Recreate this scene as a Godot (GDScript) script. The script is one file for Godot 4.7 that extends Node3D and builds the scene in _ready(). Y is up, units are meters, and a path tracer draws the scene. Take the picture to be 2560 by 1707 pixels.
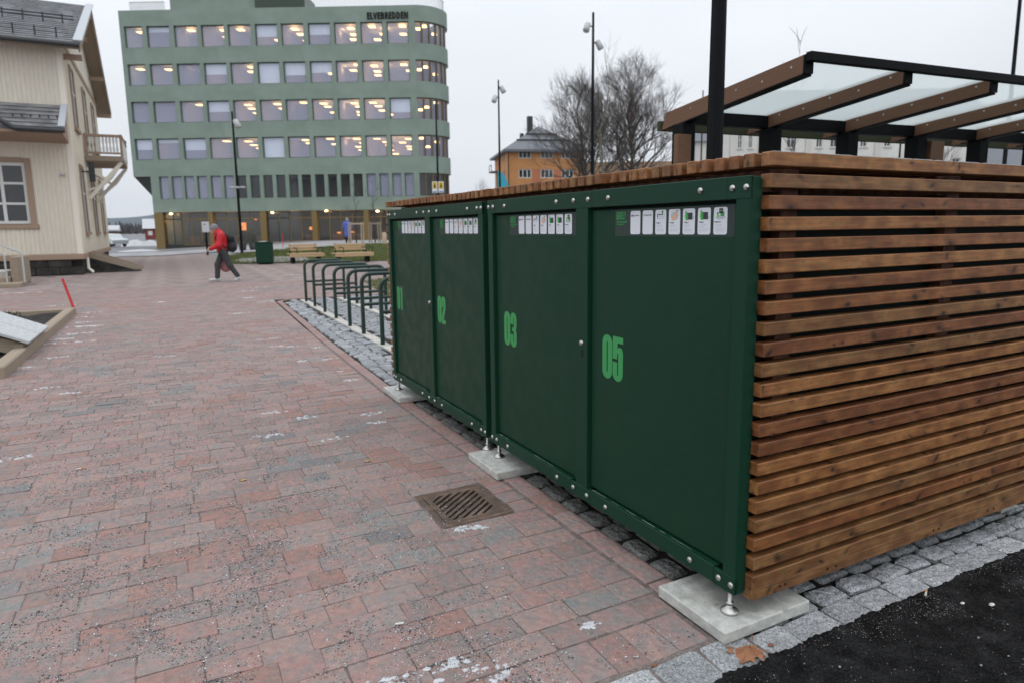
extends Node3D

var used := {}
var rng := RandomNumberGenerator.new()
const EYE := Vector3(-1.7613, 1.5, 1.6511)
var BX := Vector3(0.887947, -0.012329, 0.459781)
var BY := Vector3(0.079389, 0.988745, -0.126806)
var BZ := Vector3(-0.453043, 0.149099, 0.878932)

func _ready() -> void:
	rng.seed = 11
	setup_camera()
	setup_sky()
	make_materials()
	build_ground()
	build_office()
	build_station()
	build_far_buildings()
	build_shelter()
	build_lockers()
	build_racks_and_square()
	build_lamps()
	build_trees()
	build_people()
	build_small()

# ---------------------------------------------------------------- camera, sky, light
func setup_camera() -> void:
	var c := Camera3D.new()
	c.name = "camera"
	add_child(c)
	c.transform = Transform3D(Basis(BX, BY, BZ).orthonormalized(), EYE)
	c.projection = Camera3D.PROJECTION_FRUSTUM
	c.keep_aspect = Camera3D.KEEP_HEIGHT
	var at := CameraAttributesPhysical.new()
	at.frustum_near = 0.05
	at.frustum_far = 5000.0
	at.frustum_focal_length = 23.0
	at.frustum_focus_distance = 2.9
	at.exposure_aperture = 3.4
	c.attributes = at
	c.near = 0.05
	c.far = 5000.0
	c.size = 0.05 * 1707.0 / 1658.95
	c.frustum_offset = Vector2(0, -0.05 * (853.5 - 820.44) / 1658.95)
	c.current = true

func setup_sky() -> void:
	var n := noise(3, 2.2, 4)
	var im := Image.create_empty(512, 256, false, Image.FORMAT_RGBF)
	for j in 256:
		var el := PI / 2 - (j + 0.5) / 256.0 * PI
		var s := sin(el)
		for i in 512:
			var az := ((i + 0.5) / 512.0 - 0.5) * TAU
			var d := Vector3(-cos(el) * sin(az), s, -cos(el) * cos(az))
			var b := 0.84 + 0.30 * s + 0.60 * s * s if s > 0 else 0.34
			if s > 0:
				b *= 1.0 + 0.06 * n.get_noise_3dv(d * Vector3(1, 2.5, 1)) - 0.15 * smoothstep(0.66, 1.05, -sin(az) * 0.98 + cos(az) * 0.2)
			var k := clampf(s * 3.0, 0, 1)
			im.set_pixel(i, j, Color(b * lerpf(0.955, 0.95, k), b * lerpf(0.985, 1.0, k), b * lerpf(1.035, 1.065, k)))
	var p := PanoramaSkyMaterial.new()
	p.panorama = ImageTexture.create_from_image(im)
	var sky := Sky.new()
	sky.sky_material = p
	var e := Environment.new()
	e.background_mode = Environment.BG_SKY
	e.sky = sky
	e.tonemap_mode = Environment.TONE_MAPPER_LINEAR
	e.tonemap_exposure = 1.0
	e.sdfgi_enabled = true
	e.ssao_enabled = true
	e.ssil_enabled = true
	e.fog_enabled = true
	e.fog_mode = Environment.FOG_MODE_EXPONENTIAL
	e.fog_density = 0.00010
	e.fog_light_color = Color(0.86, 0.91, 0.97)
	var w := WorldEnvironment.new()
	w.name = "world_environment"
	w.environment = e
	add_child(w)
	var sun := DirectionalLight3D.new()
	sun.name = "sun"
	sun.light_energy = 0.16
	sun.light_angular_distance = 60.0
	sun.light_color = Color(1, 0.97, 0.93)
	sun.shadow_enabled = true
	add_child(sun)
	sun.rotation_degrees = Vector3(-62, -35, 0)

# ---------------------------------------------------------------- helpers
func noise(sd: int, freq: float, oct: int) -> FastNoiseLite:
	var n := FastNoiseLite.new()
	n.seed = sd
	n.noise_type = FastNoiseLite.TYPE_SIMPLEX_SMOOTH
	n.frequency = freq
	n.fractal_type = FastNoiseLite.FRACTAL_FBM
	n.fractal_octaves = oct
	return n

func numbered(n: String) -> String:
	var c: int = used.get(n, 0)
	used[n] = c + 1
	return n if c == 0 else "%s_%03d" % [n, c]

func tag(o: Node3D, label: String, category: String, group := "", kind := "") -> Node3D:
	if label: o.set_meta("label", label)
	if category: o.set_meta("category", category)
	if group: o.set_meta("group", group)
	if kind: o.set_meta("kind", kind)
	return o

func thing(n: String, label: String, category: String, at := Vector3.ZERO, turn := 0.0, group := "") -> Node3D:
	var o := Node3D.new()
	o.name = numbered(n)
	add_child(o)
	o.position = at
	o.rotation.y = turn
	tag(o, label, category, group)
	return o

func S() -> SurfaceTool:
	var st := SurfaceTool.new()
	st.begin(Mesh.PRIMITIVE_TRIANGLES)
	st.set_smooth_group(-1)
	return st

func done(st: SurfaceTool) -> ArrayMesh:
	st.generate_normals()
	return st.commit()

func put(n: String, mesh: Mesh, m: Material, parent: Node3D = null, at := Vector3.ZERO) -> MeshInstance3D:
	var o := MeshInstance3D.new()
	o.mesh = mesh
	o.material_override = m
	if parent == null:
		o.name = numbered(n)
		add_child(o)
	else:
		o.name = n
		parent.add_child(o, true)
	o.position = at
	return o

func obj(n: String, st: SurfaceTool, m: Material, parent: Node3D = null, at := Vector3.ZERO) -> MeshInstance3D:
	return put(n, done(st), m, parent, at)

func structure(n: String, st: SurfaceTool, m: Material, label := "") -> MeshInstance3D:
	var o := obj(n, st, m)
	tag(o, label, "", "", "structure")
	return o

func tri(st: SurfaceTool, a: Vector3, b: Vector3, c: Vector3) -> void:   # counter-clockwise seen from outside
	st.add_vertex(a); st.add_vertex(c); st.add_vertex(b)

func quad(st: SurfaceTool, a: Vector3, b: Vector3, c: Vector3, d: Vector3) -> void:
	st.add_vertex(a); st.add_vertex(c); st.add_vertex(b)
	st.add_vertex(a); st.add_vertex(d); st.add_vertex(c)

func uvquad(st: SurfaceTool, p: Array, uv: Array) -> void:
	for i in [0, 2, 1, 0, 3, 2]:
		st.set_uv(uv[i]); st.add_vertex(p[i])

func box(st: SurfaceTool, lo: Vector3, hi: Vector3, t := Transform3D.IDENTITY) -> void:
	var v := []
	for i in 8:
		v.append(t * Vector3(hi.x if i & 1 else lo.x, hi.y if i & 2 else lo.y, hi.z if i & 4 else lo.z))
	quad(st, v[4], v[5], v[7], v[6])
	quad(st, v[1], v[0], v[2], v[3])
	quad(st, v[5], v[1], v[3], v[7])
	quad(st, v[0], v[4], v[6], v[2])
	quad(st, v[6], v[7], v[3], v[2])
	quad(st, v[0], v[1], v[5], v[4])

func cbox(st: SurfaceTool, lo: Vector3, hi: Vector3, b: float, t := Transform3D.IDENTITY) -> void:   # box with chamfered edges
	var c := (lo + hi) / 2
	var h := (hi - lo) / 2
	b = minf(b, minf(h.x, minf(h.y, h.z)) * 0.95)
	var P := func(sx: int, sy: int, sz: int, f: int) -> Vector3:
		var o := Vector3(h.x - (0.0 if f == 0 else b), h.y - (0.0 if f == 1 else b), h.z - (0.0 if f == 2 else b))
		return t * (c + Vector3(sx * o.x, sy * o.y, sz * o.z))
	for s in [-1, 1]:
		var q := [P.call(s, -1, -1, 0), P.call(s, 1, -1, 0), P.call(s, 1, 1, 0), P.call(s, -1, 1, 0)]
		if s > 0: quad(st, q[0], q[1], q[2], q[3])
		else: quad(st, q[3], q[2], q[1], q[0])
		q = [P.call(-1, s, -1, 1), P.call(-1, s, 1, 1), P.call(1, s, 1, 1), P.call(1, s, -1, 1)]
		if s > 0: quad(st, q[0], q[1], q[2], q[3])
		else: quad(st, q[3], q[2], q[1], q[0])
		q = [P.call(-1, -1, s, 2), P.call(1, -1, s, 2), P.call(1, 1, s, 2), P.call(-1, 1, s, 2)]
		if s > 0: quad(st, q[0], q[1], q[2], q[3])
		else: quad(st, q[3], q[2], q[1], q[0])
	for a in [-1, 1]:
		for d in [-1, 1]:
			var q := [P.call(a, d, -1, 0), P.call(a, d, -1, 1), P.call(a, d, 1, 1), P.call(a, d, 1, 0)]
			if a * d > 0: quad(st, q[0], q[1], q[2], q[3])
			else: quad(st, q[3], q[2], q[1], q[0])
			q = [P.call(-1, a, d, 1), P.call(-1, a, d, 2), P.call(1, a, d, 2), P.call(1, a, d, 1)]
			if a * d > 0: quad(st, q[0], q[1], q[2], q[3])
			else: quad(st, q[3], q[2], q[1], q[0])
			q = [P.call(a, -1, d, 2), P.call(a, -1, d, 0), P.call(a, 1, d, 0), P.call(a, 1, d, 2)]
			if a * d > 0: quad(st, q[0], q[1], q[2], q[3])
			else: quad(st, q[3], q[2], q[1], q[0])
			for e in [-1, 1]:
				var w := [P.call(a, d, e, 0), P.call(a, d, e, 1), P.call(a, d, e, 2)]
				if a * d * e > 0: tri(st, w[0], w[1], w[2])
				else: tri(st, w[2], w[1], w[0])

func prism(st: SurfaceTool, poly: PackedVector2Array, t: Transform3D, z0: float, z1: float) -> void:   # polygon in x, y pulled along z
	if not Geometry2D.is_polygon_clockwise(poly):
		pass
	else:
		poly = poly.duplicate(); poly.reverse()
	var ix := Geometry2D.triangulate_polygon(poly)
	for i in range(0, ix.size(), 3):
		var a := poly[ix[i]]; var b := poly[ix[i + 1]]; var c := poly[ix[i + 2]]
		if (b - a).cross(c - a) < 0:
			var k := b; b = c; c = k
		tri(st, t * Vector3(a.x, a.y, z1), t * Vector3(b.x, b.y, z1), t * Vector3(c.x, c.y, z1))
		tri(st, t * Vector3(c.x, c.y, z0), t * Vector3(b.x, b.y, z0), t * Vector3(a.x, a.y, z0))
	for i in poly.size():
		var a := poly[i]; var b := poly[(i + 1) % poly.size()]
		quad(st, t * Vector3(a.x, a.y, z0), t * Vector3(b.x, b.y, z0), t * Vector3(b.x, b.y, z1), t * Vector3(a.x, a.y, z1))

func tube(st: SurfaceTool, pts: Array, rad, sides := 8, caps := true) -> void:
	var rings := []
	var up := Vector3.ZERO
	for i in pts.size():
		var d: Vector3 = (pts[mini(i + 1, pts.size() - 1)] - pts[maxi(i - 1, 0)]).normalized()
		if up == Vector3.ZERO:
			up = d.cross(Vector3(0.31, 0.2, 0.93)).normalized()
		up = (up - d * up.dot(d)).normalized()
		var side := d.cross(up)
		var r: float = rad[i] if rad is Array else rad
		var ring := []
		for k in sides:
			var a := TAU * k / sides
			ring.append(pts[i] + up * cos(a) * r + side * sin(a) * r)
		rings.append(ring)
	st.set_smooth_group(1)
	for i in rings.size() - 1:
		for k in sides:
			var k2 := (k + 1) % sides
			quad(st, rings[i][k], rings[i][k2], rings[i + 1][k2], rings[i + 1][k])
	st.set_smooth_group(-1)
	if caps:
		for k in range(1, sides - 1):
			tri(st, rings[0][0], rings[0][k + 1], rings[0][k])
			tri(st, rings[-1][0], rings[-1][k], rings[-1][k + 1])

func lathe(st: SurfaceTool, prof: Array, t: Transform3D, sides := 16) -> void:   # profile of (radius, height) from the bottom up
	st.set_smooth_group(1)
	for i in prof.size() - 1:
		for k in sides:
			var a := TAU * k / sides; var b := TAU * (k + 1) / sides
			var p: Vector2 = prof[i]; var q: Vector2 = prof[i + 1]
			quad(st, t * Vector3(cos(b) * p.x, p.y, sin(b) * p.x), t * Vector3(cos(a) * p.x, p.y, sin(a) * p.x), t * Vector3(cos(a) * q.x, q.y, sin(a) * q.x), t * Vector3(cos(b) * q.x, q.y, sin(b) * q.x))
	st.set_smooth_group(-1)

func ball(st: SurfaceTool, c: Vector3, r: Vector3, rings := 6, sides := 10) -> void:
	var prof := []
	for i in rings + 1:
		var a := -PI / 2 + PI * i / rings
		prof.append(Vector2(cos(a), sin(a)))
	lathe(st, prof, Transform3D(Basis.from_scale(r), c), sides)

func bar(st: SurfaceTool, a: Vector3, b: Vector3, w: float, h: float, up := Vector3.UP) -> void:   # a square bar from a to b
	var z := (b - a).normalized()
	var x := up.cross(z).normalized()
	var y := z.cross(x)
	box(st, Vector3(-w / 2, -h / 2, 0), Vector3(w / 2, h / 2, (b - a).length()), Transform3D(Basis(x, y, z), a))

# ---------------------------------------------------------------- materials
var M := {}

func lin(r: float, g: float, b: float) -> Color:
	return Color(r, g, b).linear_to_srgb()

func mat(n: String, c: Color, rough := 0.8, metal := 0.0) -> StandardMaterial3D:
	var m := StandardMaterial3D.new()
	m.resource_name = n
	m.albedo_color = c
	m.roughness = rough
	m.metallic = metal
	M[n] = m
	return m

func tri_tex(m: StandardMaterial3D, tex: Texture2D, scale: Vector3, offset := Vector3.ZERO) -> StandardMaterial3D:
	m.albedo_texture = tex
	m.uv1_triplanar = true
	m.uv1_world_triplanar = true
	m.uv1_scale = scale
	m.uv1_offset = offset
	m.uv1_triplanar_sharpness = 8.0
	return m

func grey_image(w: int, h: int, sd: int, freq: float, oct: int) -> Image:
	var n := noise(sd, freq, oct)
	var im := n.get_seamless_image(w, h)
	im.convert(Image.FORMAT_L8)
	return im

func pack(w: int, h: int, fn: Callable) -> ImageTexture:   # fn(i) -> Vector3 of sRGB 0..1
	var by := PackedByteArray()
	by.resize(w * h * 3)
	for i in w * h:
		var c: Vector3 = fn.call(i)
		by[i * 3] = clampi(int(c.x * 255.0), 0, 255)
		by[i * 3 + 1] = clampi(int(c.y * 255.0), 0, 255)
		by[i * 3 + 2] = clampi(int(c.z * 255.0), 0, 255)
	return ImageTexture.create_from_image(Image.create_from_data(w, h, false, Image.FORMAT_RGB8, by))

func speckle_tex(sd: int, size: int, lo: float, hi: float, spots: float, spot_lo: float, spot_hi: float, patch := 0.0) -> ImageTexture:
	var a := grey_image(size, size, sd, 0.012, 4).get_data()
	var b := grey_image(size, size, sd + 1, 0.16, 2).get_data()
	var c := grey_image(size, size, sd + 2, 0.006, 3).get_data()
	var r := RandomNumberGenerator.new()
	r.seed = sd
	return pack(size, size, func(i: int) -> Vector3:
		var v := lerpf(lo, hi, clampf((a[i] * 0.55 + b[i] * 0.45) / 255.0 * 1.6 - 0.3, 0, 1))
		if r.randf() < spots:
			v = lerpf(v, r.randf_range(spot_lo, spot_hi), 0.75)
		if patch > 0.0:
			v += patch * clampf((c[i] / 255.0 - 0.62) * 4.0, 0, 1)
		return Vector3(v, v, v))

func rough_image(sd: int, size: int, lo: float, hi: float) -> Image:
	var im := grey_image(size, size, sd, 0.03, 4)
	var d := im.get_data()
	for i in d.size(): d[i] = int(255.0 * lerpf(lo, hi, clampf((d[i] / 255.0 - 0.5) * 2.0 + 0.5, 0, 1)))
	return Image.create_from_data(size, size, false, Image.FORMAT_L8, d)

func brick_tex(sd: int, size: int) -> ImageTexture:   # dusty clay: red and grey flashes, pale and dark specks
	var a := grey_image(size, size, sd, 0.010, 3).get_data()
	var b := grey_image(size, size, sd + 1, 0.14, 2).get_data()
	var c := grey_image(size, size, sd + 2, 0.022, 3).get_data()
	var r := RandomNumberGenerator.new()
	r.seed = sd
	return pack(size, size, func(i: int) -> Vector3:
		var t := clampf((a[i] / 255.0 - 0.5) * 2.6 + 0.5, 0, 1)
		var v := Vector3(0.92, 0.85, 0.835).lerp(Vector3(0.83, 0.85, 0.855), t)
		v *= 0.90 + 0.14 * c[i] / 255.0 + 0.12 * (b[i] / 255.0 - 0.5)
		var k := r.randf()
		if k < 0.045: v = v.lerp(Vector3(1, .99, .98), r.randf_range(.3, 1.0))
		elif k < 0.075: v *= r.randf_range(.6, .85)
		return v)

func normal_tex(sd: int, size: int, freq: float, oct: int, bump: float) -> ImageTexture:
	var im := grey_image(size, size, sd, freq, oct)
	im.convert(Image.FORMAT_RGBA8)
	im.bump_map_to_normal_map(bump)
	return ImageTexture.create_from_image(im)

func wood_tex(sd: int, w: int, h: int, knots: int) -> ImageTexture:
	var n := noise(sd, 0.09, 3)
	var small := n.get_seamless_image(w / 16, h)
	small.resize(w, h, Image.INTERPOLATE_CUBIC)
	small.convert(Image.FORMAT_L8)
	var grain := small.get_data()
	var blotch := grey_image(w, h, sd + 5, 0.012, 3).get_data()
	var saw_im := noise(sd + 9, 0.3, 2).get_seamless_image(w, h / 32)
	saw_im.resize(w, h, Image.INTERPOLATE_CUBIC)
	saw_im.convert(Image.FORMAT_L8)
	var saw := saw_im.get_data()
	var tone := PackedFloat32Array()
	tone.resize(w * h)
	var r := RandomNumberGenerator.new()
	r.seed = sd
	for k in knots:
		var cx := r.randi() % w
		var cy := r.randi() % h
		var rx := r.randf_range(2.0, 9.0)
		var ry := r.randf_range(5.0, 17.0)
		var slant := r.randf_range(-0.7, 0.7)
		var dark := r.randf_range(0.15, 0.85)
		for dy in range(-int(ry * 2.2), int(ry * 2.2) + 1):
			for dx in range(-int(rx * 5), int(rx * 5) + 1):
				var u := (dx + slant * dy) / rx
				var v := dy / ry
				var d := sqrt(u * u + v * v)
				var d2 := sqrt(u * u / 8.0 + v * v)
				var t := dark * clampf(1.35 - d, 0, 1) + 0.20 * clampf(1.5 - d2, 0, 1) - (0.25 * dark if absf(d - 0.55) < 0.15 else 0.0)
				var ii := posmod(cy + dy, h) * w + posmod(cx + dx, w)
				tone[ii] = maxf(tone[ii], t)
	var light := Vector3(0.66, 0.52, 0.38)
	var deep := Vector3(0.47, 0.33, 0.23)
	var black := Vector3(0.15, 0.09, 0.065)
	var moss := Vector3(0.45, 0.42, 0.32)
	return pack(w, h, func(i: int) -> Vector3:
		var g := clampf(grain[i] / 255.0 * 1.7 - 0.35, 0, 1)
		var c := light.lerp(deep, clampf(g * 0.5 + (blotch[i] / 255.0 - 0.36) * 1.5, 0, 1))
		c = c.lerp(moss, clampf((blotch[(i * 3 + 7771) % (w * h)] / 255.0 - 0.6) * 2.6, 0, 0.55))
		c *= 0.965 + 0.07 * saw[i] / 255.0
		return c.lerp(black, clampf(tone[i], 0, 0.92)))

func plank_tex(sd: int) -> ImageTexture:   # plain painted or weathered board grain
	var small := noise(sd, 0.12, 3).get_seamless_image(32, 256)
	small.resize(256, 256, Image.INTERPOLATE_CUBIC)
	small.convert(Image.FORMAT_L8)
	var g := small.get_data()
	return pack(256, 256, func(i: int) -> Vector3:
		var v := 0.8 + 0.2 * g[i] / 255.0
		return Vector3(v, v, v))

func make_materials() -> void:
	var brick_t := brick_tex(20, 1024)
	var brick_n := normal_tex(31, 256, 0.09, 4, 2.2)
	var tones := [[0.419, 0.308, 0.283], [0.391, 0.271, 0.242], [0.405, 0.294, 0.274], [0.377, 0.308, 0.292], [0.405, 0.335, 0.314], [0.307, 0.298, 0.296], [0.358, 0.285, 0.269], [0.391, 0.257, 0.224], [0.349, 0.327, 0.314], [0.419, 0.327, 0.301], [0.349, 0.276, 0.255], [0.27, 0.265, 0.265]]
	M["brick_tones"] = tones
	for i in tones.size():
		var m := tri_tex(mat("brick%d" % i, lin(tones[i][0], tones[i][1], tones[i][2]), 0.88), brick_t, Vector3.ONE * 1.05, Vector3(i * 0.137, 0, i * 0.371))
		m.normal_enabled = true
		m.normal_texture = brick_n
		m.normal_scale = 0.6
	var bs := tri_tex(mat("brick_stuff", Color.WHITE, 0.88), brick_t, Vector3.ONE * 1.05)
	bs.vertex_color_use_as_albedo = true
	bs.normal_enabled = true
	bs.normal_texture = brick_n
	bs.normal_scale = 0.6
	tri_tex(mat("brick_far", lin(.385, .30, .28), 0.9), speckle_tex(25, 512, 0.6, 1.0, 0.08, 0.45, 1.0, 0.12), Vector3(0.25, 0.5, 0.5))
	tri_tex(mat("joint_sand", lin(.31, .255, .235), 1.0), speckle_tex(40, 256, 0.5, 1.0, 0.25, 0.3, 1.0), Vector3.ONE * 4.0)
	tri_tex(mat("pale_sand", lin(.34, .31, .25), 1.0), speckle_tex(42, 256, 0.6, 1.0, 0.25, 0.3, 1.0), Vector3.ONE * 4.0)
	var granite := speckle_tex(50, 512, 0.62, 0.95, 0.55, 0.25, 1.0, 0.05)
	var gn := normal_tex(52, 256, 0.12, 4, 3.0)
	var gt := [[.74, .76, .79], [.66, .68, .71], [.80, .82, .84], [.56, .58, .60]]
	M["granite_tones"] = gt
	for i in gt.size():
		var m := tri_tex(mat("granite%d" % i, lin(gt[i][0], gt[i][1], gt[i][2]), 0.8), granite, Vector3.ONE * 0.75, Vector3(i * 0.3, i * 0.11, 0))
		m.normal_enabled = true; m.normal_texture = gn; m.normal_scale = 0.8
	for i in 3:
		var m := tri_tex(mat("damp_granite%d" % i, lin(.30 + i * .05, .295 + i * .05, .28 + i * .05), 0.75), granite, Vector3.ONE * 0.75, Vector3(i * 0.3, i * 0.11, 0))  # damp stone, plus shade under the lockers painted into the tone
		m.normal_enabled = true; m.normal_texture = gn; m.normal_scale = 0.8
	var gs := tri_tex(mat("granite_stuff", Color.WHITE, 0.8), granite, Vector3.ONE * 0.75)
	gs.vertex_color_use_as_albedo = true
	var asp := tri_tex(mat("asphalt", lin(.050, .050, .051), 0.95), speckle_tex(60, 1024, 0.30, 0.80, 0.05, 0.75, 1.0, 0.18), Vector3.ONE * 0.55)
	asp.metallic_specular = 0.2
	asp.normal_enabled = true
	asp.normal_texture = normal_tex(61, 512, 0.12, 3, 6.0)
	tri_tex(mat("asphalt_pale", lin(.27, .27, .28), 0.9), speckle_tex(62, 256, 0.7, 1.0, 0.1, 0.6, 1.0, 0.1), Vector3.ONE * 0.12)
	tri_tex(mat("pavement", lin(.42, .42, .43), 0.9), speckle_tex(63, 256, 0.75, 1.0, 0.1, 0.6, 1.0, 0.1), Vector3.ONE * 0.2)
	var con := tri_tex(mat("concrete", lin(.66, .665, .62), 0.85), speckle_tex(70, 512, 0.74, 0.98, 0.05, 0.6, 0.9, 0.05), Vector3.ONE * 2.2)
	con.normal_enabled = true; con.normal_texture = normal_tex(71, 256, 0.1, 3, 1.0); con.normal_scale = 0.4
	tri_tex(mat("concrete_damp", lin(.56, .56, .51), 0.7), speckle_tex(73, 256, 0.76, 0.98, 0.05, 0.6, 0.9, 0.05), Vector3.ONE * 2.2)
	mat("concrete_stain", lin(.24, .225, .18), 0.7)
	tri_tex(mat("concrete_strip", lin(.62, .60, .55), 0.85), speckle_tex(72, 256, 0.8, 1.0, 0.05, 0.6, 0.9), Vector3.ONE)
	var wt := wood_tex(80, 1024, 512, 62)
	var wn := normal_tex(83, 256, 0.05, 3, 1.5)
	var wtone := [[.53, .39, .24], [.43, .285, .175], [.56, .43, .275], [.37, .235, .155], [.41, .335, .23]]
	for i in wtone.size():
		var m := tri_tex(mat("wood%d" % i, Color(1, 1, 1), 0.55), wt, Vector3(1 / 2.05, 1 / .58, 1 / .58), Vector3(i * 0.233, i * 0.377, i * 0.11))
		m.albedo_color = lin(minf(1, wtone[i][0] * 1.75), wtone[i][1] * 1.75, wtone[i][2] * 1.75)
	tri_tex(mat("wood_upright", lin(.30, .17, .11), 0.7), wt, Vector3(1 / .58, 1 / 2.05, 1 / .58))
	tri_tex(mat("bench_wood", lin(.58, .40, .22), 0.6), plank_tex(85), Vector3(0.6, 6, 6))
	tri_tex(mat("raw_wood", lin(.58, .45, .33), 0.8), plank_tex(86), Vector3(4, 0.6, 4))
	tri_tex(mat("grey_boards", lin(.60, .62, .63), 0.8), plank_tex(87), Vector3(4, 4, 0.6))
	tri_tex(mat("tan_boards", lin(.40, .32, .24), 0.8), plank_tex(88), Vector3(0.6, 5, 5))
	var g := mat("green_steel", lin(.0072, .042, .024), 0.45)
	g.normal_enabled = true; g.normal_texture = normal_tex(89, 256, 0.35, 2, 0.35)
	g.uv1_triplanar = true; g.uv1_world_triplanar = true; g.uv1_scale = Vector3.ONE * 3.0; g.normal_scale = 0.25
	mat("green_door", lin(.0072, .040, .022), 0.40)
	var gd: StandardMaterial3D = M.green_door
	gd.normal_enabled = true; gd.normal_texture = normal_tex(111, 256, 0.012, 2, 6.0); gd.normal_scale = 0.10
	gd.roughness = 1.0
	gd.roughness_texture = ImageTexture.create_from_image(rough_image(112, 256, 0.36, 0.50))
	gd.uv1_triplanar = true; gd.uv1_world_triplanar = true; gd.uv1_scale = Vector3.ONE * 0.7
	for gm in ["green_steel", "green_door"]: M[gm].metallic_specular = 0.30
	mat("green_inside", lin(.004, .012, .009), 0.8)  # near-black so the gaps read dark; shade painted into the colour
	mat("green_pipe", lin(.008, .030, .022), 0.35)
	mat("steel", lin(.46, .455, .44), 0.36, 1.0)
	mat("black_hole", lin(.004, .004, .004), 0.9)
	mat("sticker_dark", lin(.017, .034, .029), 0.5)
	mat("sticker_white", lin(.72, .74, .80), 0.45)
	mat("sticker_green", lin(.035, .32, .085), 0.5)
	mat("sticker_lime", lin(.20, .55, .12), 0.5)
	mat("sticker_grey", lin(.50, .52, .55), 0.5)
	mat("sticker_skin", lin(.75, .42, .28), 0.5)
	mat("sticker_ink", lin(.03, .035, .04), 0.5)
	mat("number_green", lin(.040, .30, .085), 0.5)
	mat("black_paint", lin(.006, .007, .0075), 0.6)
	mat("lamp_black", lin(.009, .010, .012), 0.55)
	mat("lamp_head", lin(.45, .47, .47), 0.4)
	for bm in ["black_paint", "lamp_black"]: M[bm].metallic_specular = 0.22
	tri_tex(mat("brown_beam", lin(.20, .098, .05), 0.65), plank_tex(90), Vector3(1, 6, 0.6))
	mat("moss_board", lin(.035, .042, .018), 0.9)
	var fg := mat("frosted_glass", Color(0.93, 0.98, 0.98, 0.50), 0.6)
	fg.transparency = BaseMaterial3D.TRANSPARENCY_ALPHA
	fg.backlight_enabled = true
	fg.backlight = Color(0.97, 1.0, 1.0)
	var wg := mat("window_glass", Color(0.84, 0.86, 0.97, 0.25), 0.06)  # pale bluish veil in the tint stands in for reflected sky
	wg.transparency = BaseMaterial3D.TRANSPARENCY_ALPHA
	var dg := mat("dark_glass", Color(0.26, 0.28, 0.30, 0.30), 0.05)
	dg.transparency = BaseMaterial3D.TRANSPARENCY_ALPHA
	var cg := mat("clear_glass", Color(0.5, 0.52, 0.52, 0.12), 0.04)
	cg.transparency = BaseMaterial3D.TRANSPARENCY_ALPHA
	tri_tex(mat("office_green", lin(.245, .312, .263), 0.75), speckle_tex(95, 256, 0.9, 1.0, 0.0, 0, 1, 0.03), Vector3.ONE * 0.15)
	mat("office_frame", lin(.08, .11, .085), 0.6)
	mat("office_mullion", lin(.10, .075, .045), 0.5)
	mat("bronze", lin(.20, .135, .045), 0.45)
	mat("office_inside", lin(.30, .25, .22), 0.9)
	mat("office_ceiling", lin(.55, .55, .58), 0.9)
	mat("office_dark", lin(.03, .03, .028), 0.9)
	mat("blind", lin(.90, .97, .95), 0.8)
	mat("roof_metal", lin(.52, .53, .54), 0.5)
	var lm := mat("window_lamp", lin(1, .85, .6), 0.5)
	lm.emission_enabled = true; lm.emission = Color(1.0, 0.80, 0.52); lm.emission_energy_multiplier = 4.5
	var lo := mat("warm_lamp", lin(1, .6, .25), 0.5)
	lo.emission_enabled = true; lo.emission = Color(1.0, 0.55, 0.2); lo.emission_energy_multiplier = 1.1
	var sp := mat("spot_lamp", lin(1, .9, .7), 0.5)
	sp.emission_enabled = true; sp.emission = Color(1.0, 0.86, 0.58); sp.emission_energy_multiplier = 5.0
	tri_tex(mat("cream_boards", lin(.80, .74, .63), 0.75), speckle_tex(97, 128, 0.94, 1.0, 0, 0, 1), Vector3(.3, 0.1, .3))
	mat("cream_trim", lin(.80, .75, .65), 0.7)
	mat("brown_trim", lin(.34, .245, .175), 0.75)
	tri_tex(mat("slate", lin(.27, .275, .29), 0.36), speckle_tex(98, 256, 0.6, 1.0, 0.05, 0.4, 1.0, 0.15), Vector3.ONE * 0.5)
	mat("zinc", lin(.42, .45, .48), 0.5)
	mat("gutter", lin(.03, .032, .035), 0.5)
	mat("white_paint", lin(.68, .68, .66), 0.6)
	mat("room_dark", lin(.03, .028, .024), 0.9)
	tri_tex(mat("plinth_stone", lin(.075, .068, .060), 0.9), speckle_tex(99, 256, 0.4, 1.0, 0.1, 0.3, 1.0, 0.2), Vector3.ONE * 0.7)
	tri_tex(mat("orange_wall", lin(.62, .285, .105), 0.85), speckle_tex(100, 256, 0.9, 1.0, 0, 0, 1), Vector3.ONE * 0.1)
	mat("orange_red", lin(.50, .18, .095), 0.85)
	mat("dark_roof", lin(.135, .145, .165), 0.5)
	tri_tex(mat("cream_plaster", lin(.74, .72, .68), 0.85), speckle_tex(101, 256, 0.92, 1.0, 0, 0, 1), Vector3.ONE * 0.1)
	mat("plaster_trim", lin(.60, .58, .53), 0.85)
	tri_tex(mat("bark", lin(.085, .072, .062), 0.9), speckle_tex(102, 256, 0.4, 1.0, 0.1, 0.3, 1.0), Vector3(3, 0.8, 3))
	mat("twigs", lin(.095, .078, .068), 0.9)
	tri_tex(mat("birch_bark", lin(.30, .28, .22), 0.8), speckle_tex(103, 256, 0.5, 1.0, 0.1, 0.2, 1.0), Vector3(3, 1.5, 3))
	var gr := mat("grass", Color.WHITE, 0.8)
	gr.vertex_color_use_as_albedo = true
	tri_tex(mat("lawn", lin(.10, .125, .035), 0.95), speckle_tex(104, 256, 0.5, 1.0, 0.2, 0.4, 1.0), Vector3.ONE)
	tri_tex(mat("soil", lin(.045, .038, .032), 1.0), speckle_tex(105, 256, 0.3, 1.0, 0.3, 0.2, 1.0), Vector3.ONE * 2)
	var rk := mat("rock", Color.WHITE, 0.85)
	rk.vertex_color_use_as_albedo = true
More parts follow.
